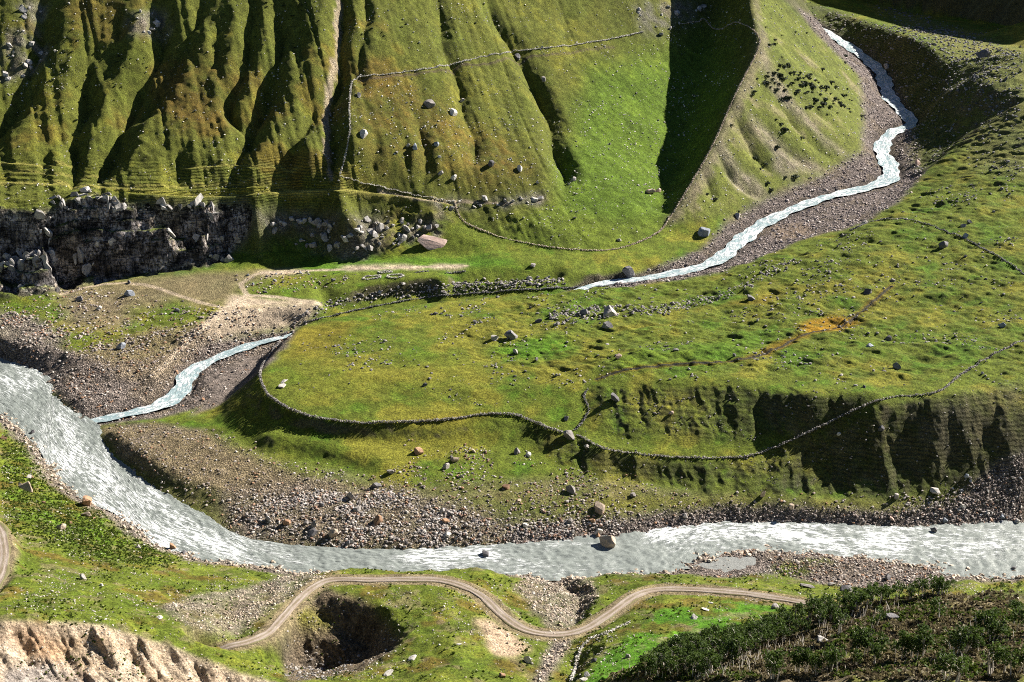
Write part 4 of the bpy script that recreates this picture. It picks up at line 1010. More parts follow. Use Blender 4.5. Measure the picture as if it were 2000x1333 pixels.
def road_mesh(R, half):
    n = len(R); t_ = np.gradient(R[:, :2], axis=0); t_ /= np.linalg.norm(t_, axis=1)[:, None]
    nn = np.stack([-t_[:, 1], t_[:, 0]], 1)
    hw = half * (1 + 0.12 * np.sin(np.arange(n) * 0.31) + 0.12 * np.sin(np.arange(n) * 0.83 + 2) + RNG.normal(0, 0.06, n))
    A = np.column_stack([R[:, :2] + nn * hw[:, None], R[:, 2]]); B = np.column_stack([R[:, :2] - nn * hw[:, None], R[:, 2]])
    def zf(P):
        t2 = np.linspace(-1, 1, P.shape[1])[None, :]
        rut = -0.07 * np.exp(-((np.abs(t2) - 0.45) / 0.16) ** 2) - 0.18 * sstep(0.8, 1.0, np.abs(t2))
        P[..., 2] = P[..., 2] + 0.26 + rut
        return P
    return strip('dirt_road', A, B, 13, M_ROAD, zf)[0]
road = road_mesh(ROADW, 1.75)
road_far = road_mesh(ROAD2W, 2.3)

# ------------------------------------------------------------------ rocks: shapes and stone
def ico(sub):
    t = (1 + 5 ** 0.5) / 2
    v = [(-1, t, 0), (1, t, 0), (-1, -t, 0), (1, -t, 0), (0, -1, t), (0, 1, t), (0, -1, -t), (0, 1, -t), (t, 0, -1), (t, 0, 1), (-t, 0, -1), (-t, 0, 1)]
    f = [(0, 11, 5), (0, 5, 1), (0, 1, 7), (0, 7, 10), (0, 10, 11), (1, 5, 9), (5, 11, 4), (11, 10, 2), (10, 7, 6), (7, 1, 8), (3, 9, 4), (3, 4, 2), (3, 2, 6), (3, 6, 8), (3, 8, 9), (4, 9, 5), (2, 4, 11), (6, 2, 10), (8, 6, 7), (9, 8, 1)]
    v = [np.array(p) / np.linalg.norm(p) for p in v]
    for _ in range(sub):
        nf, c = [], {}
        def m(a, b):
            k_ = (min(a, b), max(a, b))
            if k_ not in c:
                p = v[a] + v[b]; v.append(p / np.linalg.norm(p)); c[k_] = len(v) - 1
            return c[k_]
        for a, b, d in f:
            x, y, z = m(a, b), m(b, d), m(d, a)
            nf += [(a, x, z), (b, y, x), (d, z, y), (x, y, z)]
        f = nf
    return np.array(v), np.array(f)
def rock_shape(seed, sub=2, cuts=15, flat=1.0, rough=0.03):
    """An angular boulder: a ball cut by random planes, half-width about 1."""
    r = np.random.default_rng(seed)
    v, f = ico(sub)
    v = v * (1 + r.normal(0, rough, (len(v), 1)))
    for _ in range(cuts):
        n = r.normal(0, 1, 3); n /= np.linalg.norm(n)
        d = r.uniform(0.42, 0.74)
        s = v @ n
        v = v - np.outer(np.maximum(s - d, 0), n)
    v = v * r.uniform(0.8, 1.2, 3) * np.array([1, 1, flat])
    v = v / np.abs(v[:, :2]).max()
    return v, f

def rock_material(name, dark, pale, lichen=None):
    m, nt, b = nodes_of(name)
    tc = nt.nodes.new('ShaderNodeTexCoord').outputs['Object']
    oi = nt.nodes.new('ShaderNodeObjectInfo')
    ad = nt.nodes.new('ShaderNodeVectorMath'); ad.operation = 'ADD'
    nt.links.new(tc, ad.inputs[0]); nt.links.new(oi.outputs['Location'], ad.inputs[1])
    n0 = noise(nt, ad.outputs[0], 0.9, 5, 0.7); n1 = noise(nt, ad.outputs[0], 3.0, 3, 0.7)
    c = mixc(nt, ramp(nt, n0, 0.3, 0.7), dark, pale)
    k_ = ramp(nt, oi.outputs['Random'], 0, 1, 0.72, 1.25)
    cc = nt.nodes.new('ShaderNodeCombineColor')
    for i_ in range(3): nt.links.new(k_, cc.inputs[i_])
    c = mixc(nt, 1.0, c, cc.outputs[0], 'MULTIPLY')
    if lichen: c = mixc(nt, ramp(nt, n1, 0.55, 0.7, 0, 0.6), c, lichen)
    nt.links.new(c, b.inputs['Base Color']); b.inputs['Roughness'].default_value = 0.9; b.inputs['Specular IOR Level'].default_value = 0.2
    bump(nt, b, mathn(nt, 'ADD', n0, mathn(nt, 'MULTIPLY', n1, 0.5)), 0.7, 0.5)
    return m
M_ROCK = {'grey': rock_material('grey_stone', (.20, .18, .17), (.36, .33, .31)), 'dark': rock_material('dark_stone', (.10, .095, .10), (.20, .19, .195)), 'pale': rock_material('pale_stone', (.40, .37, .33), (.60, .57, .53)),
          'tan': rock_material('tan_stone', (.28, .22, .17), (.44, .35, .27)), 'rust': rock_material('rusty_stone', (.25, .145, .09), (.38, .24, .15)), 'blue': rock_material('bluish_stone', (.16, .18, .22), (.32, .34, .38)),
          'pink': rock_material('pinkish_stone', (.36, .25, .21), (.55, .42, .36)), 'cliff': rock_material('cliff_stone', (.18, .172, .170), (.52, .49, .46), (.26, .21, .16))}
ROCKS = [rock_shape(100 + i_) for i_ in range(10)]
SLABS = [rock_shape(200 + i_, 2, 10, 0.42) for i_ in range(4)]
ROCK_ME = {}
def rock_mesh(mat, k_, slab=False):
    key = (mat, k_, slab)
    if key not in ROCK_ME:
        v, f = (SLABS if slab else ROCKS)[k_]
        me = bpy.data.meshes.new('boulder'); me.from_pydata(v.tolist(), [], f.tolist()); me.materials.append(M_ROCK[mat])
        me.polygons.foreach_set('use_smooth', np.zeros(len(f), bool)); me.update()
        ROCK_ME[key] = me
    return ROCK_ME[key]
def put_rock(x, y, z, half, mat, slab=False, tall=0.85, name='boulder', parent=None, sink=0.28, yaw=None):
    k_ = int(RNG.integers(4 if slab else 10))
    o = bpy.data.objects.new(name, rock_mesh(mat, k_, slab)); COL.objects.link(o)
    o.location = (x, y, z + half * tall * (0.5 if slab else 1) * (0.62 - sink * 1.3))
    o.rotation_euler = (RNG.normal(0, .15), RNG.normal(0, .15), RNG.uniform(0, 6.28) if yaw is None else yaw)
    o.scale = (half, half * RNG.uniform(.75, 1), half * tall)
    if parent: o.parent = parent
    return o
def tag(o, label, cat, group=None):
    o['label'] = label; o['category'] = cat
    if group: o['group'] = group
    return o
def boulder(px, py, wpx, mat, label, slab=False, tall=0.85, zfix=None, cat='boulder'):
    x, y, z = hit(px, py + wpx * 0.25)
    if zfix is not None:
        x, y = at_z(px, py + wpx * 0.2, zfix); z = zfix
    slant = math.sqrt(x * x + y * y + (CAM_Z - z) ** 2)
    o = put_rock(x, y, z, 0.5 * wpx * slant / F * 1.08, mat, slab, tall)
    tag(o, label, cat)
    return o

BOULDERS = [
    (712, 260, 21, 'pale', 'large pale squarish block with a black shadow right of the walled gully'), (840, 201, 25, 'grey', 'long grey boulder high on the mountain pasture, left of the white one'), (884, 217, 18, 'pale', 'white angular boulder high on the mountain pasture'),
    (811, 287, 14, 'blue', 'bluish round boulder on the rusty part of the mountain pasture'), (852, 281, 13, 'blue', 'dark boulder in a knot of stones on the mountain pasture'), (798, 284, 9, 'pale', 'small pale rock touching the bluish round boulder'),
    (958, 320, 18, 'dark', 'dark grey boulder low on the mountain pasture by a shallow gully'), (1015, 329, 14, 'pale', 'pale triangular boulder low on the mountain pasture'), (887, 347, 12, 'pale', 'white boulder just above the low ledges on the pasture'),
    (861, 337, 15, 'grey', 'flat grey boulder pair above the low ledges on the pasture'), (1120, 350, 13, 'grey', 'grey boulder at the bottom end of the long diagonal gully'), (1268, 372, 22, 'pink', 'big pinkish boulder alone at the foot of the shaded ridge'),
    (1286, 372, 12, 'pink', 'smaller pinkish rock leaning on the big pinkish boulder'), (1061, 155, 14, 'grey', 'grey boulder in the diagonal gully below the long wall'), (1012, 110, 16, 'dark', 'dark jumble of rock where the long wall crosses the diagonal gully'),
    (1059, 93, 9, 'pale', 'small pale rock sitting on the long mountain wall'), (902, 197, 11, 'grey', 'grey rock in the middle gully above the white boulder'), (702, 185, 12, 'grey', 'grey rock beside the gully wall near its upper corner'),
    (1209, 468, 12, 'pale', 'white flat rock on the green bowl floor near the curved wall'), (1034, 544, 15, 'pale', 'pale block on the lip of the dark cut bank'), (1229, 530, 28, 'dark', 'dark wedge boulder where the stream leaves the gravel flat'),
    (1041, 518, 12, 'grey', 'grey boulder on the green strip behind the cut bank'), (1374, 451, 30, 'blue', 'broad blue-grey slab boulder at the lower end of the ridge'), (1441, 421, 15, 'grey', 'grey boulder on the left edge of the upper gravel flat'),
    (1921, 106, 26, 'dark', 'dark split boulder high on the far right skyline moraine'), (1881, 440, 12, 'grey', 'upper of two grey boulders above the dark wall at far right'), (1885, 461, 12, 'blue', 'lower of two grey boulders beside the dark wall at far right'),
    (1842, 477, 22, 'dark', 'dark mound-like boulder left of the dark wall at far right'), (1792, 319, 15, 'pink', 'reddish boulder on the gravel under the shaded moraine'), (1732, 130, 14, 'pale', 'pale boulder at the edge of the upper rapids'),
    (1689, 434, 13, 'grey', 'grey boulder where the wall meets the upper gravel flat'), (1743, 547, 13, 'grey', 'grey boulder near the source of the meadow brook'), (1694, 568, 19, 'dark', 'dark low boulder left of the meadow brook'),
    (253, 572, 21, 'blue', 'dark blue-grey block standing on the brown valley flat'), (156, 583, 18, 'dark', 'dark boulder on the valley flat left of the blue-grey block'), (112, 567, 16, 'grey', 'grey boulder near the cliff foot on the valley flat'),
    (253, 551, 10, 'dark', 'small dark boulder behind the blue-grey block'), (238, 677, 16, 'blue', 'bluish pointed boulder on the rubble above the river mouth'), (345, 605, 13, 'dark', 'dark boulder beside the pale sandy path'), (193, 602, 12, 'pale', 'pale rock on the grass patch of the valley flat'),
    (967, 658, 18, 'pale', 'whitish boulder in the middle of the big meadow'), (1000, 654, 27, 'dark', 'long dark boulder right of the whitish one in the meadow'), (1190, 607, 30, 'grey', 'largest grey boulder of the boulder line across the meadow'), (1142, 608, 20, 'dark', 'dark boulder at the left end of the boulder line'),
    (1185, 634, 22, 'dark', 'dark boulder just below the largest of the boulder line'), (1052, 626, 18, 'dark', 'dark broken boulder left of the boulder line'), (1208, 696, 15, 'pink', 'reddish boulder on the meadow below the boulder line'), (1007, 688, 11, 'pale', 'small pale rocks on the brightest green patch'),
    (830, 752, 12, 'dark', 'dark round boulder on the smooth left meadow'), (1201, 775, 26, 'dark', 'big dark boulder in the hollow right of the ravine'), (1106, 816, 12, 'dark', 'dark boulder on the slope left of the ravine'), (1112, 848, 26, 'grey', 'big grey boulder filling the gap of the terrace wall'),
    (989, 950, 16, 'rust', 'orange-brown boulder on the lower bench'), (1116, 956, 21, 'grey', 'rounded grey boulder on the lower bench with a long shadow'), (1172, 989, 29, 'tan', 'biggest pale boulder on the lower bench by the river'), (888, 896, 18, 'tan', 'tan boulder in the scatter below the first wall'),
    (872, 911, 15, 'grey', 'grey boulder touching the tan one below the first wall'), (764, 920, 18, 'grey', 'grey boulder at the end of the lower shaded bank'), (735, 946, 18, 'dark', 'dark boulder left of the rubble bar'), (685, 969, 20, 'grey', 'grey boulder at the upper edge of the rubble bar'),
    (650, 1041, 25, 'tan', 'big tan boulder near the water on the rubble bar'), (613, 1037, 22, 'dark', 'dark boulder by a puddle on the rubble bar'), (870, 1017, 15, 'rust', 'orange boulder in the middle of the rubble bar'), (740, 1016, 23, 'rust', 'rust-brown boulder in the middle of the rubble bar'),
    (697, 994, 18, 'grey', 'grey boulder above the rust-brown one on the rubble bar'), (560, 1020, 18, 'rust', 'reddish boulder at the left end of the rubble bar'), (525, 1012, 16, 'grey', 'grey boulder at the left end of the rubble bar'), (1147, 873, 14, 'grey', 'grey rock below the wall just right of the gap'),
    (816, 880, 22, 'rust', 'brown boulder in the scatter below the first wall'), (1010, 882, 17, 'grey', 'left of two grey boulders below the wall near its gap'), (1032, 886, 16, 'pale', 'right of two boulders below the wall near its gap'), (1957, 635, 15, 'blue', 'dark bluish boulder near the right edge of the meadow'),
    (1489, 966, 17, 'tan', 'tall narrow leaning stone at the foot of the fluted bank'), (1845, 1016, 13, 'blue', 'bluish boulder at the waterline on the right bank'), (1750, 716, 16, 'dark', 'dark boulder below the long wall on the right meadow'), (1698, 675, 14, 'blue', 'bluish boulder in the right meadow hummocks'),
    (1734, 662, 17, 'dark', 'dark flat boulder in the right meadow hummocks'), (1750, 969, 15, 'grey', 'grey boulder at the foot of the right fluted bank'), (1545, 990, 15, 'tan', 'tan boulder on the lip of the gravel bank'), (1338, 1006, 15, 'grey', 'grey boulder leaning on the gravel bank left of the tan one'),
    (1741, 1014, 12, 'pink', 'reddish boulder halfway down the gravel bank'), (1318, 683, 14, 'dark', 'dark boulder on the meadow centre'), (1466, 581, 22, 'dark', 'large dark boulder just below the boulder line'), (1311, 808, 10, 'pink', 'small pinkish rock on the shaded slope'),
    (1637, 850, 11, 'pale', 'pale rock in the deep hollow of the fluted bank'), (1721, 836, 12, 'dark', 'dark rock on the rib beside the deep hollow'),
    (49, 949, 27, 'tan', 'big tan-grey boulder on the grassy near slope at left'), (168, 978, 28, 'rust', 'big orange-brown boulder over the river at left'), (170, 1003, 22, 'tan', 'tan boulder below the orange-brown one at left'), (163, 1127, 16, 'pale', 'pale rock on the plain near slope at left'),
    (199, 1142, 10, 'pale', 'small white rock on the plain near slope at left'), (120, 1030, 18, 'tan', 'tan rock between tussocks on the left near slope'), (980, 1319, 16, 'rust', 'red-brown boulder in the stony stream bed below the road'), (1030, 1288, 17, 'pale', 'pale boulder at the head of the lower stream bed'),
    (1227, 1281, 14, 'grey', 'grey boulder on the grass right of the near wall'), (1162, 1289, 12, 'dark', 'dark boulder on the grass right of the near wall'), (1041, 1158, 9, 'pale', 'small white rock on the scree beside the ravine'), (992, 1241, 9, 'pale', 'white rock on top of the tan scar'),
    (1734, 1128, 20, 'dark', 'dark block at the edge of the near gravel bar'), (1655, 1149, 26, 'dark', 'dark and white boulder at the back of the near gravel bar'), (1622, 1140, 18, 'grey', 'grey boulder left of the dark one on the near gravel bar'), (1515, 1184, 17, 'grey', 'grey boulder at the end of the bright green field'),
    (1321, 1241, 11, 'pale', 'white rock at the lower edge of the bright green field'), (1739, 1203, 26, 'dark', 'dark boulder on the brow of the wooded hillside'),
]
for a in BOULDERS:
    boulder(*a, tall=1.5 if 'tall narrow' in a[4] else 0.85)
for a in [(852, 460, 58, 'pink', 'huge pale sloping slab of rock above the valley flat'), (1825, 952, 30, 'pale', 'long pale flat slab at the foot of the right bank'), (312, 1202, 21, 'pale', 'white flat slab on the stony fan below the near slope'), (806, 1282, 23, 'pale', 'white flat slab on the grass below the road'),
          (759, 1312, 24, 'pale', 'white flat slab lowest on the grass in front of the hollow'), (896, 1257, 12, 'pale', 'small white slab beside the tan scar'), (1141, 1326, 18, 'pale', 'white slab at the foot of the near wall'), (1148, 1316, 15, 'pale', 'pale slab just above the white slab by the near wall'),
          (1354, 1204, 21, 'pale', 'large white slab on the bright green field'), (1379, 1189, 14, 'pale', 'middle white slab on the bright green field'), (1387, 1175, 12, 'pale', 'upper white slab on the bright green field next to the road'), (1580, 1140, 31, 'grey', 'grey slab boulder at the back of the near gravel bar'),
          (1608, 1243, 36, 'pale', 'pale flat slab on the dark wooded hillside'), (1880, 1240, 20, 'pale', 'pale slab between the trees on the wooded hillside'), (555, 742, 16, 'pale', 'upper pale slab on the meadow behind the terrace corner'), (552, 752, 18, 'pale', 'lower pale slab on the meadow behind the terrace corner')]:
    o = boulder(*a[:5], slab=True, tall=0.9)
    o.scale.x *= 1.35; o.scale.y *= 0.85; o.scale.z *= 0.7
    if a[2] > 50: o.rotation_euler = (0.6, 0.2, 0.2); o.location.z -= 2.2; o.scale.z *= 2.0
for a in [(1187, 1058, 36, 'tan', 'big tan boulder standing in the river shallows'), (949, 1080, 18, 'dark', 'dark boulder splitting the rapids in mid river'), (64, 843, 14, 'dark', 'dark rock in the river at the left bend'), (337, 1066, 21, 'rust', 'red-brown rock in the river below the left slope'),
          (359, 1079, 14, 'dark', 'dark rock in the water next to the red-brown one'), (1824, 1035, 13, 'dark', 'dark wet rock awash in the right reach'), (1981, 1109, 10, 'dark', 'small dark rock alone in the calm water at far right'), (1168, 1046, 12, 'rust', 'orange rock behind the big tan river boulder')]:
    boulder(*a, zfix=0.0)

# individual boulders that only their patch of ground tells apart
AREA = (RR[:, None] * np.gradient(RR)[:, None] * (PHI[1] - PHI[0])) * np.ones((1, NC))
FR = VIS & (PX > 4) & (PX < 1996) & (PY > 4) & (PY < 1329)
def pick(dens, n):
    w = (dens * AREA * FR).ravel(); cw = np.cumsum(w)
    if cw[-1] <= 0: return np.zeros(0, int)
    return np.searchsorted(cw, RNG.uniform(0, cw[-1], n))
d_rub = mask([(470, 990), (600, 960), (760, 965), (900, 1000), (1000, 1030), (1200, 1010), (1230, 1035), (1000, 1062), (650, 1075), (500, 1050)], 10, 2, 10, 61) * far
d_ben = mask([(560, 900), (720, 930), (800, 860), (1000, 880), (1080, 910), (1200, 930), (1300, 960), (1180, 1000), (900, 985), (700, 960)], 10, 2, 10, 62) * far
d_rbank = mask([(1740, 985), (1850, 960), (1940, 910), (2020, 890), (2020, 1015), (1800, 1020)], 6, 2, 8, 63) * far
d_past = mask([(690, 180), (760, 160), (900, 190), (1100, 230), (1280, 110), (1330, 130), (1310, 330), (1250, 440), (1000, 460), (900, 390), (690, 340)], 10, 3, 10, 64) * far
d_mead = mask([(600, 660), (830, 590), (1170, 566), (1460, 520), (1690, 440), (1990, 300), (1990, 740), (1700, 755), (1200, 735), (1000, 800), (560, 760)], 10, 3, 10, 65) * far
d_moraine = mask([(1690, 45), (1850, 120), (1850, 200), (1990, 240), (1990, 105), (1850, 58)], 6, 2, 8, 66) * far
d_trib = m_trib * sstep(1.1, 1.5, np.where(np.isfinite(dt), dt / np.maximum(et[..., 1], 1), 9))
d_lb = mask([(0, 645), (100, 680), (225, 715), (300, 740), (330, 690), (430, 640), (300, 640), (120, 600), (0, 600)], 8, 2, 8, 67) * far
d_left = mask([(0, 840), (70, 900), (150, 970), (290, 1070), (350, 1090), (230, 1085), (100, 1000), (0, 930)], 8, 2, 8, 68) * (1 - far)
d_vf = mask([(440, 545), (560, 530), (700, 540), (660, 560), (500, 575)], 8, 2, 8, 69) * far
d_line = mask([(1120, 600), (1200, 595), (1300, 595), (1400, 572), (1470, 545), (1545, 505), (1550, 515), (1470, 560), (1400, 590), (1300, 615), (1190, 620), (1080, 640), (1070, 615)], 4, 1, 6, 70) * far
d_cut = mask([(560, 640), (640, 600), (760, 582), (900, 570), (1100, 556), (1100, 545), (900, 552), (700, 570), (600, 605)], 4, 1, 6, 71) * far
GROUPS = [
    (d_rub, 46, (.8, 1.9), ('grey', 'tan', 'grey', 'dark', 'grey', 'pale', 'rust'), 'one of the crowd of boulders on the rubble bar beside the river', 'boulders on the rubble bar'),
    (d_ben, 22, (.6, 1.4), ('grey', 'tan', 'grey'), 'one of the boulders strewn over the grassy bench below the first wall', 'boulders strewn on the lower bench'),
    (d_rbank, 18, (.7, 1.6), ('grey', 'blue', 'pale'), 'one of the grey boulders in the rockfall at the right end of the bench', 'boulders of the right rockfall'),
    (d_past, 34, (.5, 1.2), ('pale', 'grey', 'pale'), 'one of the pale boulders dotted over the steep mountain pasture', 'boulders dotted on the mountain pasture'),
    (d_mead, 30, (.6, 1.5), ('dark', 'grey', 'dark'), 'one of the single grey boulders dotted over the hummocky meadow', 'boulders dotted on the meadow'),
    (d_line, 26, (.8, 2.0), ('dark', 'grey', 'dark'), 'one of the dark boulders in the boulder line that crosses the meadow', 'boulders of the boulder line'),
    (d_moraine, 12, (.8, 2.0), ('grey', 'dark'), 'one of the boulders on the stony crest above the shaded moraine', 'boulders on the moraine crest'),
    (d_left, 14, (.7, 1.6), ('tan', 'grey', 'rust'), 'one of the tan boulders along the left near bank of the river', 'boulders on the left near bank'),
    (d_vf, 10, (.8, 1.5), ('dark', 'blue'), 'one of the dark boulders in the row on the valley flat', 'boulders in a row on the valley flat'),
    (d_cut, 12, (.7, 1.6), ('grey', 'blue', 'dark'), 'one of the boulders fallen below the dark cut bank', 'boulders below the cut bank'),
]
for dens, n_, (s0, s1), mats, lab, grp in GROUPS:
    for q in pick(dens, n_):
        i_, j_ = divmod(int(q), NC)
        o = put_rock(X[i_, j_], Y[i_, j_], H[i_, j_], s0 + (s1 - s0) * RNG.random() ** 2, mats[int(RNG.integers(len(mats)))])
        tag(o, lab, 'boulder', grp)

# the countless smaller stones: real geometry, one mesh to each patch
def stone_material():
    m, nt, b = nodes_of('small_stone')
    a = nt.nodes.new('ShaderNodeAttribute'); a.attribute_name = 'cover'
    tc = nt.nodes.new('ShaderNodeTexCoord').outputs['Object']
    g = ramp(nt, noise(nt, tc, 2.0, 3, 0.7), 0.3, 0.7, 0.75, 1.2)
    cc = nt.nodes.new('ShaderNodeCombineColor')
    for i_ in range(3): nt.links.new(g, cc.inputs[i_])
    nt.links.new(mixc(nt, 1.0, a.outputs['Color'], cc.outputs[0], 'MULTIPLY'), b.inputs['Base Color'])
    b.inputs['Roughness'].default_value = 0.9; b.inputs['Specular IOR Level'].default_value = 0.2
    return m
M_STONE = stone_material()
OCTA = (np.array([(1, 0, 0), (0, 1, 0), (-1, 0, 0), (0, -1, 0), (0, 0, 1), (0, 0, -1)], float), np.array([(0, 1, 4), (1, 2, 4), (2, 3, 4), (3, 0, 4)]))
def octa_var(seed):
    r = np.random.default_rng(seed); v = OCTA[0].copy() + r.normal(0, .28, (6, 3)); v[:4, 2] -= 0.35; v[4, 2] = r.uniform(.5, .9)
    return v[:5], OCTA[1]
TINY = [octa_var(i_) for i_ in range(10)]
SMALL = [rock_shape(400 + i_, 0, 5, 0.8, 0.16) for i_ in range(10)]
PAL = {'wht': [(.40, .37, .32), (.52, .48, .42), (.34, .29, .23)], 'rub': [(.34, .30, .275), (.42, .38, .345), (.22, .195, .185), (.54, .49, .45), (.28, .25, .23), (.37, .33, .31), (.30, .19, .14)], 'grey': [(.26, .24, .22), (.36, .33, .31), (.18, .165, .16)], 'mix': [(.30, .25, .22), (.40, .35, .31), (.22, .18, .16), (.48, .43, .39), (.25, .20, .17), (.32, .19, .12)], 'pale': [(.55, .52, .46), (.42, .40, .36), (.62, .58, .52)], 'tan': [(.46, .37, .29), (.36, .29, .22), (.55, .47, .38)],
       'dark': [(.12, .115, .115), (.19, .18, .18), (.26, .25, .25)], 'mauve': [(.36, .30, .275), (.25, .205, .19), (.46, .40, .37)]}
def instances(px_, py_, pz_, size, shapes, cols):
    n = len(px_); Vs, Fs, Cs, off = [], [], [], 0
    kind = RNG.integers(len(shapes), size=n)
    for k_, (v, f) in enumerate(shapes):
        s = np.where(kind == k_)[0]
        if not len(s): continue
        a = RNG.uniform(0, 6.28, len(s)); ca, sa = np.cos(a), np.sin(a)
        sc = size[s][:, None, None] * (v[None] * np.stack([RNG.uniform(.75, 1.2, len(s)), RNG.uniform(.7, 1.1, len(s)), RNG.uniform(.6, 1.0, len(s))], 1)[:, None, :])
        P = np.stack([sc[..., 0] * ca[:, None] - sc[..., 1] * sa[:, None] + px_[s][:, None], sc[..., 0] * sa[:, None] + sc[..., 1] * ca[:, None] + py_[s][:, None], sc[..., 2] + pz_[s][:, None] + size[s][:, None] * 0.18], -1)
        nv = len(v)
        Vs.append(P.reshape(-1, 3)); Fs.append((f[None] + (off + np.arange(len(s)) * nv)[:, None, None]).reshape(-1, 3)); Cs.append(np.repeat(cols[s], nv, 0)); off += len(s) * nv
    return np.concatenate(Vs), np.concatenate(Fs), np.concatenate(Cs)
def stones(name, dens, n, smin, smax, pal, label, power=3.0, big=0.45):
    q = pick(dens, n)
    if not len(q): return
    i_, j_ = np.divmod(q, NC)
    jr = RNG.uniform(-.5, .5, (2, len(q)))
    x = X[i_, j_] + jr[0]; y = Y[i_, j_] + jr[1]; z = zat(x, y)
    size = smin + (smax - smin) * RNG.random(len(q)) ** power
    c = np.array(PAL[pal])[RNG.integers(len(PAL[pal]), size=len(q))] * RNG.uniform(.75, 1.2, (len(q), 1))
    b_ = size > big
    parts = []
    for sel, shp in ((~b_, TINY), (b_, SMALL)):
        if sel.any(): parts.append(instances(x[sel], y[sel], z[sel], size[sel], shp, c[sel]))
    off = 0; V_, F_, C_ = [], [], []
    for v, f, cc in parts:
        V_.append(v); F_.append(f + off); C_.append(cc); off += len(v)
    o = new_obj(name, np.concatenate(V_), np.concatenate(F_), M_STONE, smooth=False, kind='stuff')
    attr_c(o.data, 'cover', np.concatenate(C_))
    o['label'] = label; o['category'] = 'stones'
    return o
clump = lambda s, lo, hi, sd: sstep(lo, hi, fbm(X, Y, s, 3, sd, 0.6))
stones('rubble', (d_rub + 0.5 * d_rbank) * (0.18 + clump(11, -.15, .3, 76)) + 0.15 * mask([(440, 955), (1240, 1000), (1220, 1060), (440, 1060)], 10, 3) * far, 16000, .10, .85, 'rub', 'grey and tan rubble covering the gravel bar beside the river', 5.5)
rb = mask([(990, 1040), (1190, 1020), (1300, 1002), (1400, 988), (1560, 992), (1750, 1004), (1880, 960), (2010, 890), (2010, 1022), (1560, 1026), (1400, 1026), (1200, 1052), (1000, 1068)], 5, 1.5, 8, 75) * far
stones('bank_stones', rb, 9500, .10, .6, 'mauve', 'mauve-grey stones on the right bank of the river', 5)
stones('bench_stones', m_bench * 0.35 + d_ben * clump(14, -.3, .4, 81), 8500, .13, .75, 'mix', 'small pale stones scattered over the lower benches', 4)
stones('valley_stones', (m_lbank + d_lb * 1.5) * (0.3 + clump(16, -.1, .4, 82)) + 0.5 * d_vf, 9000, .15, .95, 'mix', 'stones and gravel lumps around the mouth of the stream', 4)
stones('stream_bed_stones', d_trib, 9000, .18, 1.1, 'mauve', 'mauve-grey stones on the upper gravel flats of the stream', 4)
stones('pasture_stones', (m_mount * (0.22 + clump(20, .05, .4, 83) ** 2) + d_past * (.15 + clump(12, 0, .4, 87))) * (1 - m_cliff), 6500, .14, .75, 'pale', 'pale specks of stone all over the steep mountain pasture', 4)
stones('ridge_stones', m_flank, 2200, .15, .8, 'pale', 'pale stones on the sunlit flank of the ridge', 4)
stones('meadow_stones', d_mead * (0.08 + clump(22, .0, .4, 84) ** 2) + 3 * d_line, 6000, .14, 1.0, 'grey', 'grey stones scattered over the hummocky meadow', 3.2)
sw = np.where(np.isfinite(dt), dt / np.maximum(et[..., 1], 1), 9)
stones('stream_rocks', sstep(1.05, 0.7, sw) * far * (0.3 + clump(8, 0, .4, 77)), 900, .25, 1.1, 'dark', 'dark wet rocks breaking the water of the stream', 2.5)
stones('shaded_bank_stones', m_shade * (.2 + clump(12, 0, .4, 78)), 1500, .2, 1.2, 'grey', 'grey stones on the shaded bank right of the upper stream', 4)
stones('moraine_stones', fr * 0.7 + d_moraine * 2, 5200, .18, 1.3, 'dark', 'grey stones on the moraine above the shaded bank', 4)
stones('terrace_bank_stones', bank * far * (.2 + clump(9, .0, .4, 86)), 1300, .13, .6, 'grey', 'pale stones stuck in the shaded fluted bank', 4)
stones('cut_bank_stones', d_cut, 1300, .25, 1.2, 'grey', 'grey stones fallen below the dark cut bank', 3)
nfan = mask([(300, 1190), (360, 1165), (440, 1160), (540, 1130), (610, 1118), (640, 1130), (560, 1165), (500, 1215), (440, 1245), (370, 1225)], 12, 2, 8, 46) * (1 - far)
nrav = mask([(1040, 1122), (1155, 1132), (1170, 1160), (1110, 1238), (1075, 1235), (1040, 1190), (1000, 1150)], 8, 2, 7, 53) * (1 - far) + mask([(1085, 1240), (1120, 1250), (1090, 1290), (1060, 1345), (1035, 1345), (1060, 1290)], 6, 1.5, 6, 54) * (1 - far)
nspit = mask([(1300, 1112), (1460, 1066), (1600, 1074), (1720, 1088), (1880, 1122), (1850, 1145), (1700, 1150), (1600, 1140), (1500, 1120), (1400, 1130)], 5, 2, 8, 56) * (1 - far) * (1 - spur)
stones('fan_stones', nfan * (0.25 + clump(7, -.1, .4, 97)) + nrav, 4200, .10, .7, 'tan', 'whitish stones of the stony fan and ravine by the road', 4)
stones('spit_stones', nspit * np.where((PX > 1335) & (PX < 1500) & (PY > 1085) & (PY < 1122), 0.0, 1.0), 3800, .14, .8, 'mix', 'stones on the near gravel bar below the road', 4)
stones('near_slope_stones', near * (dr > 3.5) * (0.07 + 0.6 * clump(12, 0, .4, 85) ** 2), 12000, .12, .48, 'wht', 'small whitish stones scattered over the near grassy slopes', 4, 0.3)
stones('near_bank_rocks', sstep(7, 2, nbank) * (1 - far) * (1 - spur), 3000, .15, 1.2, 'tan', 'tan rocks lining the near edge of the river', 3.5)
stones('pit_stones', mask([(560, 1260), (620, 1270), (700, 1290), (650, 1325), (560, 1330)], 6, 2, 7) * (1 - far), 500, .15, .8, 'grey', 'grey stones on the floor of the shaded hollow', 3)

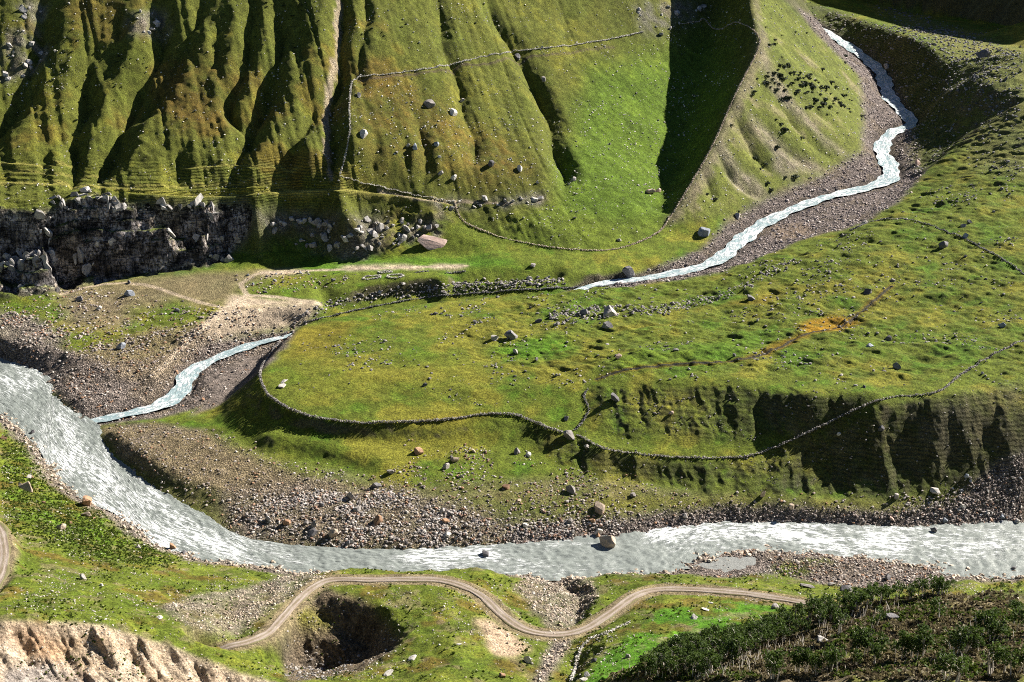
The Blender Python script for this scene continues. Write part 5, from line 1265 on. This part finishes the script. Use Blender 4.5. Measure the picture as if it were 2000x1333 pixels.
# blocks of the cliff, each its own piece
lipm = mask([(100, 385), (180, 372), (330, 400), (480, 400), (480, 425), (330, 428), (200, 405), (100, 412)], 4, 0) * far + mask([(0, 480), (120, 470), (260, 470), (260, 500), (120, 510), (0, 540)], 4, 0) * far + mask([(380, 470), (440, 460), (450, 510), (380, 515)], 4, 0) * far
cl = SET['cliff']
wcl = m_cliff * sstep(30, 50, SLOPE)
for q in pick(wcl * (.1 + clump(14, -.1, .3, 99)) * .5 + lipm * 1.2, 110):
    i_, j_ = divmod(int(q), NC)
    s_ = 1.8 + 3.6 * RNG.random() ** 2
    o = put_rock(X[i_, j_], Y[i_, j_] + s_ * 0.3, H[i_, j_] - s_ * 0.3, s_, 'cliff', False, RNG.uniform(1.0, 1.6), 'rock_block', cl, 0.62, RNG.normal(0, 0.5))
    o.scale.y *= 0.7
for pl, n_ in (([(0, 60), (80, 50), (95, 110), (60, 150), (0, 160)], 16), ([(30, 5), (90, 5), (85, 40), (40, 50)], 7), ([(250, 20), (330, 30), (330, 75), (260, 65)], 9), ([(1230, 20), (1330, 5), (1390, 12), (1320, 50), (1280, 75), (1240, 50)], 16), ([(860, 395), (1000, 385), (1060, 380), (1060, 400), (950, 405), (870, 415)], 16), ([(560, 425), (700, 430), (860, 430), (840, 470), (700, 500), (580, 480), (500, 440)], 90)):
    for q in pick(mask(pl, 3, 0) * far, n_):
        i_, j_ = divmod(int(q), NC)
        s_ = 1.0 + 2.0 * RNG.random() ** 2
        put_rock(X[i_, j_], Y[i_, j_], H[i_, j_], s_, 'cliff', False, RNG.uniform(.6, 1.0), 'rock_block', SET['mountain_slope'], 0.3)

# ------------------------------------------------------------------ dry-stone walls
def wall(pts, label, height=1.5, width=1.0, pal='grey', closed=False, name='stone_wall', cat='stone wall', world_pts=None, drop=1.0):
    w = np.array([(p[0], p[1]) for p in (hit(a, b) for a, b in np.array(spline(pts, 14)))]) if world_pts is None else np.asarray(world_pts, float)
    # bridge jumps where the sight line slips past an edge
    w = np.array([p for k_, p in enumerate(w) if k_ == 0 or k_ == len(w) - 1 or np.hypot(*(p - w[k_ - 1])) < 14])
    w = spline(w, 1.5)
    L_ = np.r_[0, np.cumsum(np.hypot(*(w[1:] - w[:-1]).T))]
    n = int(L_[-1] / 0.5)
    height *= 0.62; width *= 0.52
    s = np.linspace(0, L_[-1], n)
    cxw = np.interp(s, L_, w[:, 0]); cyw = np.interp(s, L_, w[:, 1])
    tx = np.gradient(cxw); ty = np.gradient(cyw); tl = np.hypot(tx, ty); tx /= tl; ty /= tl
    xs, ys, zs, sz = [], [], [], []
    lev = max(2, int(round(height / 0.42)))
    gap = fbm(cxw, cyw, 9, 2, 33)
    for k_ in range(lev):
        for o_ in (-.5, .5):
            jit = RNG.normal(0, .14, (3, n))
            keep = RNG.random(n) < (1.0 if k_ < lev - 1 else np.clip(0.55 + 0.9 * gap, 0, 1))
            x = cxw - ty * o_ * width * (1 - .25 * k_ / lev) + jit[0]; y = cyw + tx * o_ * width * (1 - .25 * k_ / lev) + jit[1]
            z = zat(cxw, cyw) + 0.12 + k_ * 0.36 + jit[2] * .5 + 0.15 * gap
            xs.append(x[keep]); ys.append(y[keep]); zs.append(z[keep]); sz.append(RNG.uniform(.22, .44, keep.sum()))
    xs, ys, zs, sz = map(np.concatenate, (xs, ys, zs, sz))
    c = np.array(PAL[pal])[RNG.integers(len(PAL[pal]), size=len(xs))] * RNG.uniform(.8, 1.15, (len(xs), 1))
    v, f, cc = instances(xs, ys, zs, sz, SMALL, c)
    o = new_obj(name, v, f, M_STONE, smooth=False); attr_c(o.data, 'cover', cc)
    tag(o, label, cat)
    return o
wall([(560, 652), (525, 700), (508, 733), (513, 760), (545, 789), (600, 813), (690, 827), (800, 827), (880, 821), (945, 811), (1010, 814), (1060, 835), (1098, 846)], 'grey dry-stone wall along the front edge of the left meadow terrace', 1.7, 1.0)
wall([(1128, 852), (1150, 862), (1180, 877), (1250, 889), (1340, 895), (1440, 895), (1490, 885), (1540, 865), (1600, 837), (1680, 799), (1740, 777), (1800, 773), (1835, 765), (1870, 739), (1910, 711), (1950, 689), (2008, 661)], 'long dry-stone wall climbing from the ravine to the right meadow edge', 1.6, 1.1)
wall([(592, 632), (640, 620), (730, 600), (830, 583), (950, 573), (1080, 565), (1170, 561), (1260, 552)], 'low dark wall along the back edge of the meadow above the hidden stream', 0.9, 0.8, 'dark')
wall([(1660, 452), (1700, 434), (1740, 429), (1780, 430), (1830, 446), (1880, 466), (1930, 492), (1970, 515), (2008, 545)], 'dark broken wall curving over the upper right meadow', 1.6, 1.0, 'dark')
wall([(1148, 762), (1140, 775), (1150, 800), (1136, 828), (1122, 842)], 'short dark wall running down the little ravine', 1.0, 0.8, 'dark')
wall([(664, 343), (676, 300), (684, 250), (682, 210), (688, 160), (700, 152), (760, 146), (880, 128), (940, 112), (1000, 103), (1060, 96), (1180, 80), (1256, 64)], 'pale wall running up the gully and across the mountain pasture', 1.3, 1.0, 'pale')
wall([(664, 346), (720, 362), (800, 380), (850, 390), (888, 396)], 'pale tumbled wall above the cliff ledges', 0.9, 0.9, 'pale')
wall([(888, 396), (893, 415), (912, 438), (960, 458), (1020, 474), (1090, 486), (1180, 490), (1240, 477), (1290, 452), (1303, 434), (1345, 368), (1390, 289), (1440, 179), (1479, 102), (1481, 72), (1462, 52), (1420, 44), (1380, 43), (1330, 48)], 'long curved wall around the green bowl and up the ridge crest', 1.4, 1.0, 'tan')
wall([(1116, 1332), (1124, 1300), (1138, 1265), (1152, 1250), (1180, 1240), (1205, 1228), (1232, 1216)], 'white tumbled wall on the near grass right of the stream bed', 0.9, 0.9, 'pale')
for pxx, pyy, rx, ry, lab in ((726, 543, 4.6, 3.0, 'left of two pale ruined stone rings on the valley flat'), (772, 541, 4.2, 3.2, 'right of two pale ruined stone rings on the valley flat'), (752, 533, 3.6, 1.8, 'low pale ruin behind the two stone rings')):
    hx, hy, hz = hit(pxx, pyy)
    wall(None, lab, 1.1 if pyy > 535 else .6, 0.8, 'pale', world_pts=[(hx + rx * math.cos(t_), hy + ry * math.sin(t_)) for t_ in np.linspace(0, 6.28, 15)], name='stone_ring', cat='stone ruin')
for pts, lab in (([(812, 533), (836, 531)], 'left short dark wall stub on the lip of the cut bank'), ([(870, 535), (908, 532)], 'right short dark wall stub on the lip of the cut bank')):
    wall(pts, lab, 1.1, 0.8, 'dark')

# ------------------------------------------------------------------ bushes and trees
def leaf_material(name, dark, light, trans=0.25):
    m, nt, b = nodes_of(name)
    oi = nt.nodes.new('ShaderNodeObjectInfo')
    tc = nt.nodes.new('ShaderNodeTexCoord').outputs['Object']
    a = nt.nodes.new('ShaderNodeAttribute'); a.attribute_name = 'leaf'
    f_ = mathn(nt, 'ADD', mathn(nt, 'MULTIPLY', a.outputs['Fac'], 0.75), mathn(nt, 'MULTIPLY', oi.outputs['Random'], 0.3))
    c = mixc(nt, f_, dark, light)
    c = mixc(nt, ramp(nt, noise(nt, tc, 3.0, 2, 0.5), 0.35, 0.7, 0.0, 0.35), c, tuple(q * 0.6 for q in dark))
    nt.links.new(c, b.inputs['Base Color']); b.inputs['Roughness'].default_value = 0.7; b.inputs['Specular IOR Level'].default_value = 0.2
    tr = nt.nodes.new('ShaderNodeBsdfTranslucent'); nt.links.new(c, tr.inputs['Color'])
    mx = nt.nodes.new('ShaderNodeMixShader'); mx.inputs[0].default_value = trans
    out = [n for n in nt.nodes if n.type == 'OUTPUT_MATERIAL'][0]
    nt.links.new(b.outputs[0], mx.inputs[1]); nt.links.new(tr.outputs[0], mx.inputs[2]); nt.links.new(mx.outputs[0], out.inputs[0])
    return m
M_LEAF = leaf_material('birch_leaves', (.028, .055, .012), (.110, .165, .028), 0.35)
M_JUNI = leaf_material('juniper_needles', (.012, .022, .010), (.040, .060, .020), 0.1)
M_HEATH = leaf_material('heath_twigs', (.11, .085, .055), (.30, .26, .12), 0.25)
M_TUSS = leaf_material('tussock_blades', (.050, .085, .012), (.130, .165, .026), 0.3)
def bark_material():
    m, nt, b = nodes_of('birch_bark')
    tc = nt.nodes.new('ShaderNodeTexCoord').outputs['Object']
    mp = nt.nodes.new('ShaderNodeMapping'); mp.inputs['Scale'].default_value = (1.5, 1.5, 6); nt.links.new(tc, mp.inputs['Vector'])
    nt.links.new(mixc(nt, ramp(nt, noise(nt, mp.outputs[0], 1.2, 3, 0.7), 0.35, 0.6), (.34, .29, .25), (.72, .67, .60)), b.inputs['Base Color']); b.inputs['Roughness'].default_value = 0.8
    return m
M_BARK = bark_material()
def leaf_cards(centres, radii, per, size, r, squash=0.8):
    """Small tilted leaf sprays through the volume of several clumps."""
    V_, F_, A_ = [], [], []
    for c, rad in zip(centres, radii):
        n = max(4, int(per * rad * rad))
        d = r.normal(0, 1, (n, 3)); d /= np.linalg.norm(d, axis=1)[:, None]
        p = c + d * (rad * r.uniform(.45, 1.0, n) ** 0.6)[:, None] * np.array([1, 1, squash])
        nrm = d + r.normal(0, .6, (n, 3)); nrm /= np.linalg.norm(nrm, axis=1)[:, None]
        u = np.cross(nrm, r.normal(0, 1, (n, 3))); u /= np.linalg.norm(u, axis=1)[:, None]
        w = np.cross(nrm, u)
        s_ = (size * r.uniform(.6, 1.3, n))[:, None]
        base = len(V_) * 0 + sum(len(q) for q in V_)
        quad = np.stack([p - u * s_ - w * s_ * .55, p + u * s_ * .9 - w * s_ * .5, p + u * s_ + w * s_ * .6, p - u * s_ * .8 + w * s_ * .5 + nrm * s_ * .3], 1).reshape(-1, 3)
        V_.append(quad); F_.append(base + np.arange(n * 4).reshape(n, 4)); A_.append(np.repeat(np.clip(r.normal(.45, .25, n), 0, 1), 4))
    return np.concatenate(V_), np.concatenate(F_), np.concatenate(A_)
def tube(path, rad, sides=6):
    path = np.asarray(path, float); V_, F_ = [], []
    for k_, (p, q) in enumerate(zip(path, rad)):
        a = np.linspace(0, 2 * np.pi, sides, endpoint=False)
        V_.append(np.column_stack([p[0] + q * np.cos(a), p[1] + q * np.sin(a), np.full(sides, p[2])]))
    for k_ in range(len(path) - 1):
        for i_ in range(sides):
            F_.append((k_ * sides + i_, k_ * sides + (i_ + 1) % sides, (k_ + 1) * sides + (i_ + 1) % sides, (k_ + 1) * sides + i_))
    return np.concatenate(V_), np.array(F_)
def make_tree(seed):
    r = np.random.default_rng(seed)
    hgt = r.uniform(6.0, 7.6); cb = hgt * r.uniform(.34, .46)
    V_, F_ = [], []; tips = []
    def add(path, rad):
        v, f = tube(path, rad); F_.append(f + sum(len(q) for q in V_)); V_.append(v)
    for s_ in range(int(r.integers(1, 4))):
        lean = r.normal(0, .09, 2); off = r.normal(0, .35, 2)
        t_ = np.linspace(0, 1, 7)
        P = np.column_stack([off[0] + lean[0] * hgt * t_ + .25 * np.sin(t_ * 3 + s_), off[1] + lean[1] * hgt * t_ + .2 * np.sin(t_ * 2.4 + 1 + s_), -0.5 + (hgt * .86 + .5) * t_])
        add(P, .17 * (1 - .8 * t_) + .03)
        for b_ in range(4):
            k_ = r.uniform(.42, .85); base = np.array([np.interp(k_, t_, P[:, i_]) for i_ in range(3)])
            d = np.array([*r.normal(0, 1, 2), 0.9]); d[:2] /= np.linalg.norm(d[:2])
            e = base + d * r.uniform(1.0, 1.9)
            add([base, (base + e) / 2 + (0, 0, .1), e], [.06, .045, .02]); tips.append(e)
        tips.append(P[-1])
    nc = 11
    a = r.uniform(0, 6.28, nc); rr_ = r.uniform(.2, 1.0, nc) ** .6 * hgt * .28; zz_ = r.uniform(0, 1, nc)
    cen = [np.array([q[0], q[1], max(q[2], cb)]) for q in tips[:9]] + [np.array([np.cos(a[i_]) * rr_[i_] * (1 - .45 * zz_[i_]), np.sin(a[i_]) * rr_[i_] * (1 - .45 * zz_[i_]), cb + (hgt - cb) * zz_[i_] * .92]) for i_ in range(nc)]
    rad = r.uniform(.5, .95, len(cen))
    return (np.concatenate(V_), np.concatenate(F_)), leaf_cards(cen, rad, 30, .25, r)
def mesh_from(name, v, f, mat, leaf=None):
    o = new_obj(name, v, f, mat, smooth=leaf is None)
    me = o.data; bpy.data.objects.remove(o)
    if leaf is not None: attr_f(me, 'leaf', leaf)
    return me
TREES = []
for k_ in range(8):
    (tv, tf), (lv, lf, la) = make_tree(700 + k_)
    TREES.append((mesh_from('trunk', tv, tf, M_BARK), mesh_from('crown', lv, lf, M_LEAF, la)))
def plant_tree(x, y, z, scale, label, group):
    t_, c_ = TREES[int(RNG.integers(8))]
    root = bpy.data.objects.new('birch_tree', None); COL.objects.link(root); root.empty_display_size = 0.5
    root.location = (x, y, z); root.rotation_euler = (0, 0, RNG.uniform(0, 6.28)); root.scale = (scale * RNG.uniform(.9, 1.1), scale * RNG.uniform(.9, 1.1), scale)
    for nm, me in (('trunk', t_), ('crown', c_)):
        o = bpy.data.objects.new(nm, me); COL.objects.link(o); o.parent = root
    tag(root, label, 'tree', group)
    return root
band = mask([(1235, 1340), (1295, 1285), (1400, 1258), (1500, 1233), (1600, 1204), (1680, 1183), (1760, 1166), (1860, 1152), (1850, 1164), (1740, 1184), (1640, 1210), (1560, 1240), (1480, 1275), (1400, 1315), (1360, 1345)], 3, 1) * spur
done = []
def spaced(q, dmin):
    i_, j_ = divmod(int(q), NC); p = (X[i_, j_], Y[i_, j_])
    if any((p[0] - a) ** 2 + (p[1] - b) ** 2 < dmin * dmin for a, b in done): return None
    done.append(p); return p[0], p[1], H[i_, j_]
cnt = 0
for q in pick(band, 900):
    p = spaced(q, 1.9)
    if p is None: continue
    bx = float(project(*[np.array(c_) for c_ in p])[0])
    sec = [(1330, 'birch in the lowest left end of the tree belt along the hillside brow'), (1430, 'birch in the belt along the brow, just below the white rocks of the green field'), (1530, 'birch in the belt along the brow, below the bright green field'), (1630, 'birch in the belt along the brow, where the road vanishes behind it'), (1730, 'birch in the belt along the brow, below the near gravel bar'), (9999, 'birch at the upper right end of the tree belt along the brow')]
    k_ = next(i_ for i_, q_ in enumerate(sec) if bx < q_[0])
    plant_tree(*p, RNG.uniform(.55, .95), sec[k_][1], ('belt birches at the left end', 'belt birches under the field rocks', 'belt birches under the green field', 'belt birches at the road end', 'belt birches below the gravel bar', 'belt birches at the right end')[k_]); cnt += 1
    if cnt >= 190: break
CL = [(1690, 1296, 6, 'birch in the clump at the left of the wooded hillside, over pale leaning trunks', 'birches of the left clump'), (1776, 1284, 8, 'birch in the middle clump on the wooded hillside with many pale trunks', 'birches of the middle clump'),
      (1884, 1274, 6, 'birch in the tall clump right of the middle of the wooded hillside', 'birches of the tall clump'), (1945, 1252, 8, 'birch in the bushy clump near the right edge of the hillside', 'birches of the right clump'),
      (1992, 1240, 4, 'birch at the right frame edge of the wooded hillside', 'birches at the right edge'), (1560, 1318, 6, 'birch low at the left foot of the wooded hillside', 'birches at the left foot'), (1618, 1312, 4, 'birch left of the pale leaning trunks low on the hillside', 'birches low on the hillside'),
      (1850, 1328, 4, 'birch at the bottom edge in the shade of the hillside', 'birches at the bottom edge'), (1980, 1318, 5, 'birch in the lower right corner', 'birches in the lower right corner'), (1500, 1326, 5, 'birch at the bottom edge under the tree belt', 'birches under the belt')]
for px_, py_, n_, lab, grp in CL:
    for _ in range(n_):
        hx, hy, hz = hit(px_ + RNG.normal(0, 22), py_ + RNG.normal(0, 6))
        plant_tree(hx, hy, hz, RNG.uniform(.65, 1.1), lab, grp)
for px_, py_, lab in ((1718, 1284, 'single round birch with one pale trunk between two clumps'), (1828, 1214, 'lone thin birch with a bare white trunk on the upper hillside'), (1638, 1240, 'lone slender birch by the pale slab'), (1710, 1228, 'lone slender birch under the brow of the hillside'), (1860, 1155, 'leftmost bushy little birch on the skyline at right'), (1955, 1155, 'bushy little birch in the middle of the right skyline'), (1985, 1155, 'rightmost bushy little birch on the skyline at right')):
    hx, hy, hz = hit(px_, py_)
    plant_tree(hx, hy, hz, .6 if 'skyline' in lab else 0.95, lab, None)

BUSH = []
for k_ in range(5):
    r = np.random.default_rng(800 + k_)
    nc = 6; a = r.uniform(0, 6.28, nc)
    cen = [np.array([np.cos(t_) * .7, np.sin(t_) * .6, .25]) for t_ in a] + [np.array([0, 0, .4])]
    v, f, la = leaf_cards(cen, r.uniform(.4, .7, nc + 1), 70, .2, r, .7)
    BUSH.append(mesh_from('juniper_bush', v, f, M_JUNI, la))
def bush(x, y, z, s_, label, group):
    o = bpy.data.objects.new('juniper_bush', BUSH[int(RNG.integers(5))]); COL.objects.link(o)
    o.location = (x, y, z); o.scale = (s_, s_, s_ * RNG.uniform(.7, .9)); o.rotation_euler = (0, 0, RNG.uniform(0, 6.28))
    tag(o, label, 'bush', group)
rd = mask([(1490, 160), (1530, 120), (1580, 150), (1640, 190), (1660, 215), (1590, 215), (1520, 190)], 10, 2, 8, 91) * far
for q in pick(m_flank * (0.05 + 0.35 * mask([(1480, 60), (1560, 70), (1640, 150), (1680, 210), (1560, 230), (1480, 230), (1450, 200)], 10, 3) * clump(9, .0, .35, 92)) + 1.3 * rd, 130):
    i_, j_ = divmod(int(q), NC)
    bush(X[i_, j_], Y[i_, j_], H[i_, j_], .95 + 1.7 * RNG.random() ** 2, 'dark juniper bush on the sunlit right flank of the walled ridge', 'dark bushes on the ridge flank')
for q in pick(mask([(100, 60), (260, 60), (300, 130), (250, 200), (120, 240), (90, 140)], 8, 2) * far + .35 * mask([(400, 0), (1000, 0), (1000, 60), (420, 120)], 8, 2) * far, 80):
    i_, j_ = divmod(int(q), NC)
    bush(X[i_, j_], Y[i_, j_], H[i_, j_], .5 + .7 * RNG.random() ** 2, 'small dark bush on the upper ribs of the mountain slope', 'dark bushes on the mountain ribs')
# thin bare stems under the belt of trees
sv, sf, so = [], [], 0
for q in pick(spur * mask([(1240, 1340), (1400, 1285), (1520, 1250), (1640, 1212), (1720, 1190), (1760, 1195), (1660, 1230), (1540, 1280), (1420, 1333), (1380, 1350)], 6, 2) + 0.12 * spur * clump(8, 0, .3, 94), 260):
    i_, j_ = divmod(int(q), NC); h_ = RNG.uniform(1.2, 2.8); ln = RNG.normal(0, .16, 2)
    v, f = tube([(X[i_, j_], Y[i_, j_], H[i_, j_] - .1), (X[i_, j_] + ln[0] * h_ * .5, Y[i_, j_] + ln[1] * h_ * .5, H[i_, j_] + h_ * .5), (X[i_, j_] + ln[0] * h_ * 1.3, Y[i_, j_] + ln[1] * h_ * 1.3, H[i_, j_] + h_)], [.075, .06, .02], 4)
    sv.append(v); sf.append(f + so); so += len(v)
o = new_obj('bare_saplings', np.concatenate(sv), np.concatenate(sf), M_BARK, kind='stuff')
o['label'] = 'thin pale bare saplings standing below the tree belt'; o['category'] = 'saplings'
# low growth nobody could count
def tufts(name, dens, n, s0, s1, mat, label, upright=False):
    q = pick(dens, n); i_, j_ = np.divmod(q, NC)
    x = X[i_, j_] + RNG.uniform(-.4, .4, n); y = Y[i_, j_] + RNG.uniform(-.4, .4, n); z = zat(x, y)
    sz = RNG.uniform(s0, s1, n); m_ = 5
    d = RNG.normal(0, 1, (n, m_, 3)); d[..., 2] = np.abs(d[..., 2]) * (1.6 if upright else .8); d /= np.linalg.norm(d, axis=2)[..., None]
    u = np.cross(d, RNG.normal(0, 1, (n, m_, 3))); u /= np.linalg.norm(u, axis=2)[..., None]
    P0 = np.stack([x, y, z], -1)[:, None, :] - np.array([0, 0, .08]); S = sz[:, None, None]
    b0 = P0 + d * S * .15; b1 = P0 + d * S
    quad = np.stack([b0 - u * S * .30, b0 + u * S * .30, b1 + u * S * .42, b1 - u * S * .36], 2)
    o = new_obj(name, quad.reshape(-1, 3), np.arange(n * m_ * 4).reshape(-1, 4), mat, smooth=False, kind='stuff')
    attr_f(o.data, 'leaf', np.repeat(np.clip(RNG.normal(.45, .28, n), 0, 1), m_ * 4))
    o['label'] = label; o['category'] = 'low plants'
tufts('heath', spur * (0.5 + clump(6, -.2, .3, 95)), 9000, .35, 1.0, M_HEATH, 'brown heath and dwarf shrubs covering the wooded hillside')
tufts('green_undergrowth', spur * clump(7, .05, .3, 96), 3000, .4, 1.0, M_TUSS, 'mossy green undergrowth on the wooded hillside')
tufts('tussock_grass', (1 - far) * (1 - spur) * (dr > 3) * (mask([(0, 820), (70, 880), (150, 960), (300, 1080), (330, 1100), (200, 1100), (0, 1020)], 30, 8, 14) + 0.25 * clump(8, -.1, .4, 98)) * (1 - ROCKY), 8000, .22, .7, M_TUSS, 'tussocky grass on the near slopes', True)
